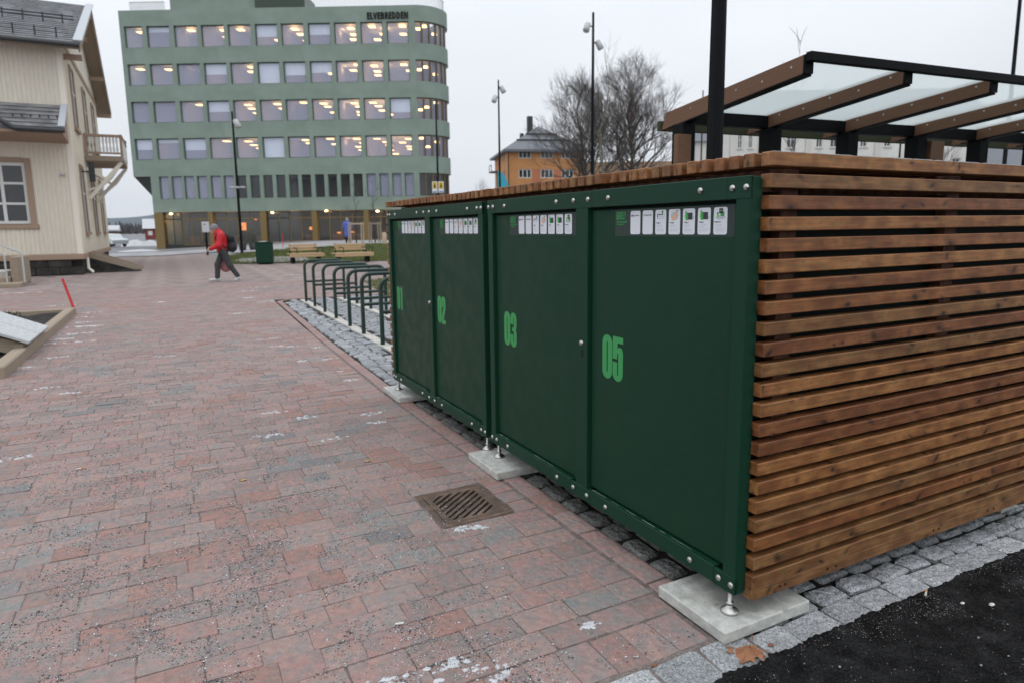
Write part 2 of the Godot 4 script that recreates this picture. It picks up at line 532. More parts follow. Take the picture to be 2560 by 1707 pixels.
	tri_tex(mat("snow", lin(.66, .67, .70), 0.8), speckle_tex(106, 256, 0.8, 1.0, 0.2, 0.7, 1.0), Vector3.ONE * 5)
	tri_tex(mat("rust", lin(.20, .135, .10), 0.75), speckle_tex(107, 256, 0.55, 1.0, 0.10, 0.4, 1.0, 0.25), Vector3.ONE * 2.5)
	mat("red_plastic", lin(.62, .05, .05), 0.5)
	mat("sign_yellow", lin(.72, .47, .02), 0.5)
	mat("sign_white", lin(.72, .74, .76), 0.5)
	mat("sign_blue", lin(.06, .13, .35), 0.5)
	mat("flag_teal", lin(.04, .32, .42), 0.7)
	mat("skin", lin(.50, .28, .20), 0.6)
	mat("red_jacket", lin(.52, .012, .022), 0.7)
	mat("charcoal", lin(.045, .045, .048), 0.85)
	mat("black_cloth", lin(.010, .011, .014), 0.8)
	mat("grey_knit", lin(.20, .205, .22), 0.95)
	mat("pale_shoe", lin(.50, .52, .52), 0.7)
	mat("blue_coat", lin(.085, .13, .48), 0.75)
	mat("grey_hair", lin(.33, .30, .28), 0.9)
	mat("pink_bag", lin(.42, .16, .16), 0.6)
	mat("leaf_brown", lin(.30, .135, .065), 0.7)
	mat("leaf_vein", lin(.22, .08, .04), 0.7)
	mat("paper_white", lin(.66, .64, .58), 0.7)
	mat("filter_orange", lin(.62, .27, .06), 0.7)
	mat("leaf_yellow", lin(.55, .33, .07), 0.7)
	mat("car_white", lin(.62, .66, .68), 0.3)
	mat("tyre", lin(.012, .012, .012), 0.8)
	mat("hill_forest", lin(.055, .075, .085), 1.0)
	mat("far_wood", lin(.10, .09, .09), 1.0)
	mat("shed_brown", lin(.16, .10, .055), 0.9)
	mat("barn_red", lin(.22, .05, .05), 0.9)
	mat("grey_wall", lin(.16, .17, .19), 0.8)

# ---------------------------------------------------------------- ground
func rise(x: float, z: float) -> float:
	return 0.6 * clampf((x + 2.0) / 12.0, 0, 1) * smoothstep(-32.0, -44.0, z)

func sheet(st: SurfaceTool, xs: Array, zs: Array, y: float) -> void:
	for i in xs.size() - 1:
		for j in zs.size() - 1:
			var p := []
			for k in [[0, 0], [0, 1], [1, 1], [1, 0]]:
				var x: float = xs[i + k[0]]; var z: float = zs[j + k[1]]
				p.append(Vector3(x, y + rise(x, z), z))
			quad(st, p[0], p[1], p[2], p[3])

func steps(a: float, b: float, d: float) -> Array:
	var r := []
	var n := int(ceil(absf(b - a) / d))
	for i in n + 1:
		r.append(lerpf(a, b, float(i) / n))
	return r

func in_view(p: Vector3) -> bool:
	var d := p - EYE
	var z := -d.dot(BZ)
	if z < 0.3: return false
	var u := 1280 + 1658.95 * d.dot(BX) / z
	var v := 820.4 - 1658.95 * d.dot(BY) / z
	return u > -30 and u < 2590 and v > -30 and v < 1737

func paver(st: SurfaceTool, c: Vector3, hx: float, hz: float, bev: float, turn := 0.0, jit := 0.0, fine := true, deep := 0.03) -> void:
	var b := Basis(Vector3.UP, turn)
	var tilt := Vector2(rng.randf_range(-jit, jit), rng.randf_range(-jit, jit)) * 0.5
	var outer := []
	var cut := bev * 1.1
	var base := [Vector2(-hx + cut, hz), Vector2(hx - cut, hz), Vector2(hx, hz - cut), Vector2(hx, -hz + cut), Vector2(hx - cut, -hz), Vector2(-hx + cut, -hz), Vector2(-hx, -hz + cut), Vector2(-hx, hz - cut)] if fine else [Vector2(-hx, hz), Vector2(hx, hz), Vector2(hx, -hz), Vector2(-hx, -hz)]
	var n: int = base.size()
	var inner := []
	var low := []
	for p in base:
		var q: Vector2 = p + Vector2(rng.randf_range(-jit, jit), rng.randf_range(-jit, jit))
		var k := Vector2(1.0 - bev / hx, 1.0 - bev / hz)
		var ty := (q.x / hx) * tilt.x + (q.y / hz) * tilt.y
		outer.append(c + b * Vector3(q.x, ty - bev * 0.75, q.y))
		inner.append(c + b * Vector3(q.x * k.x, ty, q.y * k.y))
		low.append(c + b * Vector3(q.x, -deep, q.y))
	for i in range(1, n - 1):
		tri(st, inner[0], inner[i], inner[i + 1])
	st.set_smooth_group(1 if fine else -1)
	for i in n:
		var j := (i + 1) % n
		quad(st, outer[i], outer[j], inner[j], inner[i])
	st.set_smooth_group(-1)
	if fine:
		for i in n:
			var j := (i + 1) % n
			quad(st, low[i], low[j], outer[j], outer[i])

func tone_pick(x: float, z: float, n: FastNoiseLite) -> int:
	var v := n.get_noise_2d(x, z) + rng.randf_range(-0.55, 0.55)
	var order := [5, 11, 8, 4, 6, 3, 10, 9, 0, 2, 1, 7]
	var t := clampf(v * 0.62 + 0.58, 0, 0.999)
	if rng.randf() < 0.4: t = clampf(0.25 + rng.randf() * 0.45, 0, 0.999)
	return order[int(t * 12)]

func band_x(z: float) -> float:
	if z > -4.3: return -0.065
	if z > -7.5: return lerpf(-0.061, 0.021, (z + 4.3) / -3.2)
	return lerpf(0.021, 0.218, (z + 7.5) / -5.1)

func build_ground() -> void:
	var st := S()
	sheet(st, [-3200, -300, -60, -20, -8, -2, 0, 2, 4, 6, 8, 10, 14, 30, 90, 300, 3200], [80, 20, 8, -20, -32] + steps(-33.0, -44.0, 1.0) + [-50, -70, -100, -300, -1000, -3200], -0.05)
	structure("ground", st, M.asphalt_pale)
	st = S()
	sheet(st, [-12, -9, -6, -4, -2, 0, 2, 4, 6, 8, 10, 12, 14], [-19.3, -25, -30, -32] + steps(-33.0, -38.0, 1.0), -0.018)
	sheet(st, [-8, -6, -4, -2, 0, 0.6], steps(-38.0, -47.0, 1.0), -0.017)
	structure("far_brick_pavement", st, M.brick_far)
	st = S()
	for c in [[-12, -0.621, -19.4, 0.16], [-0.219, 0.06, -19.4, 0.16], [-0.621, -0.219, -19.4, -1.799], [-0.621, -0.219, -1.341, 0.16]]: sheet(st, [c[0], c[1]], [c[2], c[3]], -0.0045)
	structure("paving_bed", st, M.joint_sand)
	st = S()
	sheet(st, [0.06, 9], [-19.4, 0.17], -0.020)
	structure("dark_paving_bed", st, M.soil)

	# --- red paving bricks, laid in rows that run along x
	var tn := noise(7, 0.55, 3)
	var list := []
	var drain := Rect2(-0.622, -1.80, 0.404, 0.46)
	var z := -0.225
	var row := 0
	while z > -19.4:
		var x_right := band_x(z) - 0.018
		if z < -13.65: x_right = 8.0
		var x_left := -5.2 if z > -8.0 else (-5.2 if z > -16 else -9.0)
		var spans := [[x_left, x_right]]
		var z0 := z - 0.1335
		var zz := z
		if z0 < drain.end.y and z > drain.position.y:
			if z0 < drain.position.y: 
				list.append([Vector3((drain.position.x + drain.end.x) / 2 - 0.09, 0, (z0 + drain.position.y) / 2 - 0.002), 0.115, (drain.position.y - z0) / 2 - 0.005, 4, 0.0])
				list.append([Vector3((drain.position.x + drain.end.x) / 2 + 0.115, 0, (z0 + drain.position.y) / 2 - 0.002), 0.085, (drain.position.y - z0) / 2 - 0.005, 3, 0.0])
			spans = [[x_left, drain.position.x - 0.012], [drain.end.x + 0.012, x_right]]
		for s in spans:
			var x: float = s[1]
			while x > s[0] + 0.06:
				var l: float = [0.145, 0.18, 0.215, 0.215, 0.235][rng.randi() % 5]
				if x - l < s[0]: l = x - s[0]
				elif x - l - s[0] < 0.07: l = x - s[0]
				var cz := (zz + z0) / 2
				list.append([Vector3(x - l / 2, 0, cz), l / 2 - 0.0012, (zz - z0) / 2 + 0.0012, tone_pick(x, cz, tn), 0.0])
				x -= l
		z -= 0.139
		row += 1
	var sx := -0.1                                                  # soldier course along the granite row
	while sx > -5.0:
		var w := rng.randf_range(0.128, 0.150)
		list.append([Vector3(sx - w / 2, 0, -0.112 - 0.01 * rng.randf()), w / 2 - 0.0012, 0.097, tone_pick(sx, 0, tn), 0.0])
		sx -= w
	var bz := -0.16                                                 # red edging bricks laid lengthwise along the setts
	while bz > -13.0:
		var l := 0.262
		var zc := bz - l / 2
		var t := atan2(band_x(zc - 0.3) - band_x(zc + 0.3), -0.6)
		list.append([Vector3(band_x(zc) + 0.057, 0.004, zc), 0.054, l / 2 - 0.003, [0, 1, 2, 0, 7, 9][rng.randi() % 6], t + PI])
		bz -= l
	for k in 7:                                                     # the edging turns round the corner of the rack bay
		var a := k / 6.0 * PI / 2
		list.append([Vector3(0.29 + 0.5 * (1 - cos(a)), 0.004, -13.1 - 0.5 * sin(a)), 0.054, 0.075, [7, 1, 2][k % 3], -a])
	for k in 8:
		list.append([Vector3(0.95 + k * 0.262, 0.004, -13.62), 0.128, 0.054, [7, 1, 2][k % 3], 0.0])
	var seen := []
	var rest := []
	for b in list:
		if in_view(b[0]): seen.append(b)
		else: rest.append(b)
	seen.sort_custom(func(p, q): return p[0].distance_squared_to(EYE) < q[0].distance_squared_to(EYE))
	var pav := Node3D.new()
	pav.name = "brick_pavement"
	add_child(pav)
	tag(pav, "", "", "", "structure")
	var cache := {}
	for i in mini(298, seen.size()):
		var b: Array = seen[i]
		var key := "%d_%d_%d" % [int(b[1] * 400), int(b[2] * 400), i % 3]
		if not cache.has(key):
			var bs := S()
			paver(bs, Vector3.ZERO, b[1], b[2], 0.0042, 0.0, 0.0032)
			cache[key] = done(bs)
		var o := put("brick", cache[key], M["brick%d" % b[3]], pav, b[0] + Vector3(0, rng.randf_range(-0.002, 0.0015), 0))
		o.rotation.y = b[4]
	var far := S()
	var tones: Array = M.brick_tones
	for i in range(298, seen.size() + rest.size()):
		var b: Array = seen[i] if i < seen.size() else rest[i - seen.size()]
		var t: Array = tones[b[3]]
		far.set_color(Color(t[0], t[1], t[2]))
		var dist: float = (b[0] - EYE).length()
		paver(far, b[0] + Vector3(0, rng.randf_range(-0.002, 0.0015), 0), b[1], b[2], 0.0042, b[4], 0.003, dist < 6.0)
	tag(obj("bricks", far, M.brick_stuff, pav), "", "", "", "stuff")

	# --- granite setts
	var setts := Node3D.new()
	setts.name = "granite_sett_paving"
	add_child(setts)
	tag(setts, "", "", "", "structure")
	var bed := S()
	sheet(bed, [-6.0, -0.1], [-0.012, 0.17], -0.006)
	obj("sand_joint", bed, M.pale_sand, setts)
	var cuts := []
	var x := -0.62 - 0.17 * 12
	while x < 6.5:
		var l := rng.randf_range(0.165, 0.225)
		var back := 0.004 if x < -0.12 else 0.044
		cuts.append([x, l, back, 0.168])
		x += l
	for c in cuts:
		var s := S()
		paver(s, Vector3.ZERO, c[1] / 2 - 0.0045, (c[3] - c[2]) / 2, 0.012, 0.0, 0.007, true, 0.05)
		obj("sett", s, M["granite%d" % (rng.randi() % 4)], setts, Vector3(c[0] + c[1] / 2, rng.randf_range(0.0, 0.005), (c[2] + c[3]) / 2))
	for r in 3:
		x = 0.10
		var z1 := 0.036 - r * 0.118
		while x < 3.4:
			var l := rng.randf_range(0.14, 0.20)
			var s := S()
			paver(s, Vector3.ZERO, l / 2 - 0.009, 0.051, 0.013, rng.randf_range(-.05, .05), 0.008, true, 0.05)
			obj("sett", s, M["granite%d" % (1 if r == 0 else 3)] if r < 2 else M["damp_granite2"], setts, Vector3(x + l / 2, rng.randf_range(-0.008, 0.002), z1 - 0.052))  # back rows darker: shade painted into the granite tones
			x += l
	for r in 3:                                                      # damp setts along the lockers, with the shade there painted in too
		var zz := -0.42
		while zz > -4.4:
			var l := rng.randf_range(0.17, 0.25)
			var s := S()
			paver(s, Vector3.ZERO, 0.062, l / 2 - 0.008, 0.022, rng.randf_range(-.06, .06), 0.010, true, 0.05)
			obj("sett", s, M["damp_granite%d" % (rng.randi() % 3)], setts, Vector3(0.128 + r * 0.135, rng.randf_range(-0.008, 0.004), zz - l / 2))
			zz -= l
	var many := S()
	var gt: Array = M.granite_tones
	var rz := -4.45
	while rz > -13.55:
		var dz := 0.125
		x = band_x(rz) + 0.125 + rng.randf() * 0.06
		while x < 2.45:
			var l := rng.randf_range(0.12, 0.18)
			var strip := lerpf(0.68, 0.80, (rz + 6.8) / -6.1)
			var near1 := absf(x + l / 2 - strip - 0.03) < 0.14 and rz < -5.9
			var near2 := absf(x + l / 2 - 1.62) < 0.14 and rz < -5.9
			if not near1 and not near2 and not (rz < -13.0 and x < 0.5):
				var t: Array = gt[rng.randi() % 3]
				var k := rng.randf_range(0.92, 1.12)
				many.set_color(Color(t[0] * k, t[1] * k, t[2] * k * 1.02) * 0.72)
				paver(many, Vector3(x + l / 2, rng.randf_range(-0.004, 0.004), rz - dz / 2), l / 2 - 0.007, dz / 2 - 0.006, 0.016, 0.0, 0.006)
			x += l
		rz -= dz
	tag(obj("setts", many, M.granite_stuff, setts), "", "", "", "stuff")
	for k in 6:
		var s := S()
		var za := -5.95 - k * 1.24
		var xa := lerpf(0.68, 0.80, (za + 6.8) / -6.1)
		cbox(s, Vector3(xa - 0.04, -0.05, za - 1.235), Vector3(xa + 0.10, 0.006, za), 0.006)
		obj("kerb_strip", s, M.concrete_strip, setts)
		s = S()
		cbox(s, Vector3(1.55, -0.05, za - 1.235), Vector3(1.69, 0.006, za), 0.006)
		obj("kerb_strip", s, M.concrete_strip, setts)

	# --- asphalt in front of the granite row, with a ragged edge
	st = S()
	var en := noise(15, 9.0, 4)
	var hn := noise(16, 40.0, 2)
	var xs := steps(-0.8, 2.6, 0.012)
	var zs := steps(0.0, 1.0, 0.02)
	var edge := func(xx: float) -> float: return 0.153 + 0.020 * en.get_noise_1d(xx * 0.7) + 0.010 * hn.get_noise_1d(xx * 1.7) + 0.006 * hn.get_noise_1d(xx * 5.0 + 30.0)
	for i in xs.size() - 1:
		for j in zs.size() - 1:
			var p := []
			for k in [[0, 0], [0, 1], [1, 1], [1, 0]]:
				var xx: float = xs[i + k[0]]
				var e: float = edge.call(xx)
				var zz := lerpf(e, 1.1, zs[j + k[1]])
				p.append(Vector3(xx, -0.012 if j + k[1] == 0 else 0.007 + 0.006 * hn.get_noise_2d(xx * 1.6, zz * 1.6), zz))
			quad(st, p[0], p[1], p[2], p[3])
	sheet(st, [-8, -0.8], [0.155, 1.1], 0.005)
	sheet(st, [2.6, 16], [0.155, 1.1], 0.005)
	sheet(st, [-8, 16], [1.1, 9], 0.006)
	structure("asphalt_road", st, M.asphalt)

	# --- drain
	var d := thing("drain_grate", "rusty square iron drain grate with slanted slots set in the red bricks", "drain grate", Vector3(-0.42, 0, -1.57))
	st = S()
	for f in [[-0.202, -0.230, 0.202, -0.196], [-0.202, 0.196, 0.202, 0.230], [-0.202, -0.196, -0.170, 0.196], [0.170, -0.196, 0.202, 0.196]]:
		cbox(st, Vector3(f[0], -0.05, f[1]), Vector3(f[2], 0.002, f[3]), 0.004)
	obj("frame", st, M.rust, d)
	st = S()
	box(st, Vector3(-0.168, -0.20, -0.194), Vector3(0.168, -0.19, 0.194))
	obj("pit", st, M.black_hole, d)
	# grate plate: bars at 45 degrees between solid corners, slot by slot
	st = S()
	var inner := Rect2(-0.167, -0.193, 0.334, 0.386)
	var dir := Vector2(0.772, -0.635)
	var nrm := Vector2(dir.y, -dir.x)
	for k in range(-7, 8):
		var off := k * 0.036 + 0.004
		var strip := PackedVector2Array()
		for c in [[-0.5, -0.0092], [0.5, -0.0092], [0.5, 0.0092], [-0.5, 0.0092]]:
			strip.append(dir * c[0] + nrm * (off + c[1]))
		var clip := Geometry2D.intersect_polygons(strip, PackedVector2Array([inner.position, Vector2(inner.end.x, inner.position.y), inner.end, Vector2(inner.position.x, inner.end.y)]))
		for poly in clip:
			prism(st, poly, Transform3D(Basis(Vector3.RIGHT, Vector3(0, 0, 1), Vector3(0, -1, 0)), Vector3(0, 0, 0)), 0.0, 0.014)
	obj("bar_grid", st, M.rust, d)
	st = S()
	for s in [-1, 1]:
		var corner := PackedVector2Array([Vector2(s * 0.168, s * 0.194), Vector2(s * 0.168, s * 0.09), Vector2(s * 0.06, s * 0.194)])
		prism(st, corner, Transform3D(Basis(Vector3.RIGHT, Vector3(0, 0, 1), Vector3(0, -1, 0)), Vector3(0, -0.0005, 0)), 0.0, 0.03)
	for s in [[-0.168, -0.135], [0.135, 0.168]]:
		box(st, Vector3(s[0], -0.03, -0.194), Vector3(s[1], 0.0005, 0.194))
	box(st, Vector3(-0.135, -0.03, -0.194), Vector3(0.135, 0.0004, -0.165))
	box(st, Vector3(-0.135, -0.03, 0.165), Vector3(0.135, 0.0004, 0.194))
	obj("plate", st, M.rust, d)

# ---------------------------------------------------------------- bike lockers
func digit_poly(d: String) -> Array:   # outlines in a 0..1 box
	var arc := func(cx: float, cy: float, rx: float, ry: float, a0: float, a1: float, n: int) -> PackedVector2Array:
		var r := PackedVector2Array()
		for i in n + 1:
			var a := deg_to_rad(lerpf(a0, a1, float(i) / n))
			r.append(Vector2(cx + rx * cos(a), cy + ry * sin(a)))
		return r
	var p := PackedVector2Array()
	match d:
		"0":
			# two halves that meet at the ends of the slit
			var l := PackedVector2Array([Vector2(.5, 1)])
			l.append_array(arc.call(.5, .82, .5, .18, 95, 180, 6)); l.append_array(arc.call(.5, .18, .5, .18, 180, 265, 6))
			l.append_array(PackedVector2Array([Vector2(.5, 0), Vector2(.5, .15), Vector2(.45, .165), Vector2(.45, .835), Vector2(.5, .85)]))
			var r := PackedVector2Array()
			for v in l: r.append(Vector2(1 - v.x, v.y))
			return [l, r]
		"1":
			p = PackedVector2Array([Vector2(.3, 0), Vector2(.8, 0), Vector2(.8, 1), Vector2(.45, 1), Vector2(.42, .93), Vector2(.1, .90), Vector2(.1, .82), Vector2(.3, .82)])
		"2":
			p.append_array(arc.call(.5, .82, .5, .18, 180, 0, 10))
			p.append_array(PackedVector2Array([Vector2(1, .62), Vector2(.96, .52), Vector2(.55, .2), Vector2(.55, .14), Vector2(1, .14), Vector2(1, 0), Vector2(0, 0), Vector2(0, .2), Vector2(.04, .27), Vector2(.45, .56), Vector2(.45, .64)]))
			p.append_array(PackedVector2Array([Vector2(.55, .64), Vector2(.55, .83), Vector2(.45, .83), Vector2(.45, .66), Vector2(0, .66)]))
			p = PackedVector2Array()
			p.append_array(arc.call(.5, .82, .5, .18, 180, 0, 10))
			p.append_array(PackedVector2Array([Vector2(1, .62), Vector2(.96, .52), Vector2(.52, .2), Vector2(.52, .14), Vector2(1, .14), Vector2(1, 0), Vector2(0, 0), Vector2(0, .2), Vector2(.06, .29), Vector2(.55, .63), Vector2(.55, .84), Vector2(.45, .84), Vector2(.45, .62), Vector2(0, .58)]))
		"3":
			p.append_array(arc.call(.5, .82, .5, .18, 180, 0, 10))
			p.append_array(PackedVector2Array([Vector2(1, .62), Vector2(.95, .55), Vector2(.85, .51), Vector2(.95, .47), Vector2(1, .40)]))
			p.append_array(arc.call(.5, .18, .5, .18, 0, -180, 10))
			p.append_array(PackedVector2Array([Vector2(0, .36), Vector2(.45, .36), Vector2(.45, .15), Vector2(.55, .15), Vector2(.55, .45), Vector2(.28, .46), Vector2(.28, .56), Vector2(.55, .57), Vector2(.55, .85), Vector2(.45, .85), Vector2(.45, .66), Vector2(0, .66)]))
		"5":
			p = PackedVector2Array([Vector2(0, 1), Vector2(1, 1), Vector2(1, .86), Vector2(.46, .86), Vector2(.46, .735), Vector2(.56, .765), Vector2(.74, .775), Vector2(.90, .745), Vector2(.98, .69), Vector2(1, .62)])
			p.append_array(arc.call(.5, .18, .5, .18, 0, -180, 10))
			p.append_array(PackedVector2Array([Vector2(0, .43), Vector2(.45, .43), Vector2(.45, .14), Vector2(.55, .14), Vector2(.55, .63), Vector2(.45, .63), Vector2(.45, .5), Vector2(0, .5)]))
	return [p]

func text(n: String, s: String, m: Material, parent: Node3D, at: Vector3, size: Vector2, bold := false, face := Basis(Vector3(0, 0, 1), Vector3.UP, Vector3(-1, 0, 0)), thick := 0.0008) -> void:   # flat lettering fitted to a width and a cap height
	var tm := TextMesh.new()
	var f := SystemFont.new()
	f.font_names = PackedStringArray(["Droid Sans"])
	f.font_weight = 700 if bold else 400
	tm.font = f
	tm.text = s
	tm.font_size = 24
	tm.pixel_size = 0.01
	tm.depth = 0.05
	tm.curve_step = 2.0
	var ab := tm.get_aabb()
	var k := Vector2(size.x / maxf(ab.size.x, 0.001), size.y / maxf(ab.size.y, 0.001))
	var o := put(n, tm, m, parent, at)
	o.basis = face * Basis.from_scale(Vector3(k.x, k.y, thick / 0.05))
	o.position = at - face * Vector3(ab.get_center().x * k.x, ab.get_center().y * k.y, 0)

func rounded(w: float, h: float, r: float) -> PackedVector2Array:
	var p := PackedVector2Array()
	for c in [[w - r, h - r, 0], [r, h - r, 90], [r, r, 180], [w - r, r, 270]]:
		for i in 4:
			var a := deg_to_rad(c[2] + i * 30.0)
			p.append(Vector2(c[0] + r * cos(a), c[1] + r * sin(a)))
	return p

func flat(n: String, poly: PackedVector2Array, m: Material, parent: Node3D, x: float, thick := 0.0006) -> void:   # a flat shape on a locker's front; polygon in (z, y)
	var st := S()
	prism(st, poly, Transform3D(Basis(Vector3(0, 0, 1), Vector3.UP, Vector3(-1, 0, 0)), Vector3(x, 0, 0)), 0.0, thick)
	obj(n, st, m, parent)

func moved(p: PackedVector2Array, at: Vector2, k := Vector2.ONE) -> PackedVector2Array:
	var r := PackedVector2Array()
	for v in p: r.append(at + v * k)
	return r

func disc(r: float, n := 12) -> PackedVector2Array:
	var p := PackedVector2Array()
	for i in n: p.append(Vector2(cos(TAU * i / n), sin(TAU * i / n)) * r)
	return p

func locker(z0: float, s: float, numbers: Array, label: String) -> Node3D:
	var t := thing("bike_locker", label, "bike locker", Vector3(0, 0, z0))
	var Z := func(v: float) -> float: return v * s
	var st := S()
	box(st, Vector3(0.055, 0.16, Z.call(-2.055)), Vector3(2.14, 1.61, Z.call(-0.075)))
	obj("body", st, M.green_inside, t)
	# front frame: posts with wider heads, rails between them
	for p in [[0.0, -0.064, 0.0, -0.105], [-0.978, -1.082, -0.944, -1.121], [-2.010, -2.072, -1.97, -2.072]]:
		st = S()
		cbox(st, Vector3(0.0, 0.1475, Z.call(p[1])), Vector3(0.05, 1.664, Z.call(p[0])), 0.003)
		obj("post", st, M.green_steel, t)
		for y in [[1.5885, 1.6655], [0.1470, 0.213]]:
			st = S()
			cbox(st, Vector3(-0.002, y[0], Z.call(p[3])), Vector3(0.012, y[1], Z.call(p[2])), 0.0015)
			obj("corner_plate", st, M.green_steel, t)
	for p in [[-0.1055, -0.9435], [-1.1215, -1.9695]]:
		for y in [[1.5885, 1.6665], [0.1490, 0.218]]:
			st = S()
			cbox(st, Vector3(-0.002, y[0], Z.call(p[1])), Vector3(0.045, y[1], Z.call(p[0])), 0.002)
			obj("rail", st, M.green_steel, t)
	# end panel of sheet steel behind the slats
	st = S()
	cbox(st, Vector3(0.0505, 0.150, Z.call(-0.074)), Vector3(0.062, 1.655, -0.004), 0.002)
	obj("side_flange", st, M.green_steel, t)
	var bolt := S()
	lathe(bolt, [Vector2(0.0125, 0), Vector2(0.0120, 0.003), Vector2(0.0085, 0.0065), Vector2(0.004, 0.0082), Vector2(0.0, 0.0085)], Transform3D(Basis(Vector3(0, 0, 1), Vector3(-1, 0, 0), Vector3(0, -1, 0)), Vector3.ZERO), 12)
	var bm := done(bolt)
	for z in [-0.017, -0.079, -0.236, -0.814, -0.974, -1.099, -1.259, -1.84, -1.992, -2.055]:
		put("bolt", bm, M.steel, t, Vector3(-0.002, 1.6265, Z.call(z)))
		put("bolt", bm, M.steel, t, Vector3(-0.002, 0.182, Z.call(z)))
	# doors
	var k := 0
	for dz in [[-0.073, -0.974], [-1.092, -2.005]]:
		st = S()
		cbox(st, Vector3(0.022, 0.226, Z.call(dz[1])), Vector3(0.044, 1.577, Z.call(dz[0])), 0.004)
		var door := obj("door", st, M.green_door, t)
		st = S()                                                     # bent lip along the foot of the door
		box(st, Vector3(0.003, 0.2185, Z.call(dz[1] + 0.01)), Vector3(0.009, 0.2215, Z.call(dz[0] - 0.09)))
		obj("sill_edge", st, M.green_steel, door)
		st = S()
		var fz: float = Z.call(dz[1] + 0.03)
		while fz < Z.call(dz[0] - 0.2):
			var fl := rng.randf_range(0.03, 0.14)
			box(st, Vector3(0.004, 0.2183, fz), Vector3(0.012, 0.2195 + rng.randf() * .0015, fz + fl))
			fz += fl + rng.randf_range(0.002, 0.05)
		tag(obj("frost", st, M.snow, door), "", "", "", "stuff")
		var right: float = Z.call(dz[0]) - 0.012 - 0.008 * k
		flat("label_strip", PackedVector2Array([Vector2(right - 0.706, 1.459), Vector2(right, 1.459), Vector2(right, 1.573), Vector2(right - 0.706, 1.573)]), M.sticker_dark, door, 0.0218, 0.0004)
		var fx := 0.0212
		var base := right - 0.595
		var c0 := base
		for i in 7:
			var cz := base + i * 0.0820
			flat("card", moved(rounded(0.0665, 0.098, 0.008), Vector2(cz, 1.467)), M.sticker_white, door, fx, 0.0004)
		var gx := fx - 0.0006
		text("logo", "BIKELY", M.sticker_green, door, Vector3(gx, 1.547, base - 0.066), Vector2(0.066, 0.033), true)
		text("slogan", "Hverdan det", M.sticker_green, door, Vector3(gx, 1.521, base - 0.060), Vector2(0.074, 0.010), true)
		text("slogan", "fungerer", M.sticker_green, door, Vector3(gx, 1.509, base - 0.070), Vector2(0.052, 0.010), true)
		text("card_text", "App Store", M.sticker_ink, door, Vector3(gx, 1.545, c0 + 0.037), Vector2(0.040, 0.0085))
		flat("card_mark", moved(disc(0.0042, 8), Vector2(c0 + 0.0105, 1.545), Vector2(1, 1.2)), M.sticker_ink, door, gx)
		text("card_text", "Play Store", M.sticker_ink, door, Vector3(gx, 1.545, c0 + 0.082 + 0.038), Vector2(0.040, 0.0085))
		flat("card_mark", PackedVector2Array([Vector2(c0 + 0.089, 1.540), Vector2(c0 + 0.096, 1.545), Vector2(c0 + 0.089, 1.550)]), M.sticker_green, door, gx)
		for i in 5:
			var cz := base + (i + 2) * 0.0820
			text("card_text", ["Steg 1", "Steg 2", "Steg 3", "Steg 4", "Support"][i], M.sticker_ink, door, Vector3(gx, 1.512, cz + 0.020), Vector2(0.023 if i < 4 else 0.032, 0.0065), true)
			st = S()
			for j in 4:
				var ly := 1.502 - j * 0.0065 - (0.003 if j > 1 else 0.0)
				box(st, Vector3(gx - 0.0002, ly, cz + 0.009), Vector3(gx + 0.0004, ly + 0.0016, cz + [0.042, 0.036, 0.054, 0.049][j] + 0.004 * ((i + j) % 2)))
			obj("text_lines", st, M.sticker_grey, door)
		# the little drawings on the cards
		c0 = base + 2 * 0.082
		for j in 3: flat("map_line", PackedVector2Array([Vector2(c0 + 0.008, 1.530 + j * 0.008), Vector2(c0 + 0.058, 1.530 + j * 0.008), Vector2(c0 + 0.058, 1.5325 + j * 0.008), Vector2(c0 + 0.008, 1.5325 + j * 0.008)]), M.sticker_grey, door, gx, 0.0003)
		flat("route_line", PackedVector2Array([Vector2(c0 + 0.012, 1.534), Vector2(c0 + 0.015, 1.534), Vector2(c0 + 0.015, 1.544), Vector2(c0 + 0.046, 1.544), Vector2(c0 + 0.046, 1.555), Vector2(c0 + 0.043, 1.555), Vector2(c0 + 0.043, 1.547), Vector2(c0 + 0.012, 1.547)]), M.sticker_ink, door, gx - 0.0004, 0.0003)
		flat("map_pin", moved(disc(0.005, 10), Vector2(c0 + 0.0445, 1.557)), M.sticker_green, door, gx - 0.0004, 0.0003)
		c0 += 0.082
		flat("grey_disc", moved(disc(0.022, 16), Vector2(c0 + 0.034, 1.539), Vector2(1, 0.75)), M.sticker_grey, door, gx, 0.0003)  # printed grey disc behind the hand drawing
		flat("hand_drawing", PackedVector2Array([Vector2(c0 + 0.018, 1.522), Vector2(c0 + 0.036, 1.522), Vector2(c0 + 0.050, 1.540), Vector2(c0 + 0.050, 1.552), Vector2(c0 + 0.044, 1.553), Vector2(c0 + 0.037, 1.545), Vector2(c0 + 0.025, 1.538), Vector2(c0 + 0.017, 1.529)]), M.sticker_skin, door, gx - 0.0004, 0.0003)
		flat("leaf_drawing", PackedVector2Array([Vector2(c0 + 0.040, 1.553), Vector2(c0 + 0.050, 1.556), Vector2(c0 + 0.055, 1.562), Vector2(c0 + 0.046, 1.560)]), M.sticker_green, door, gx - 0.0008, 0.0003)
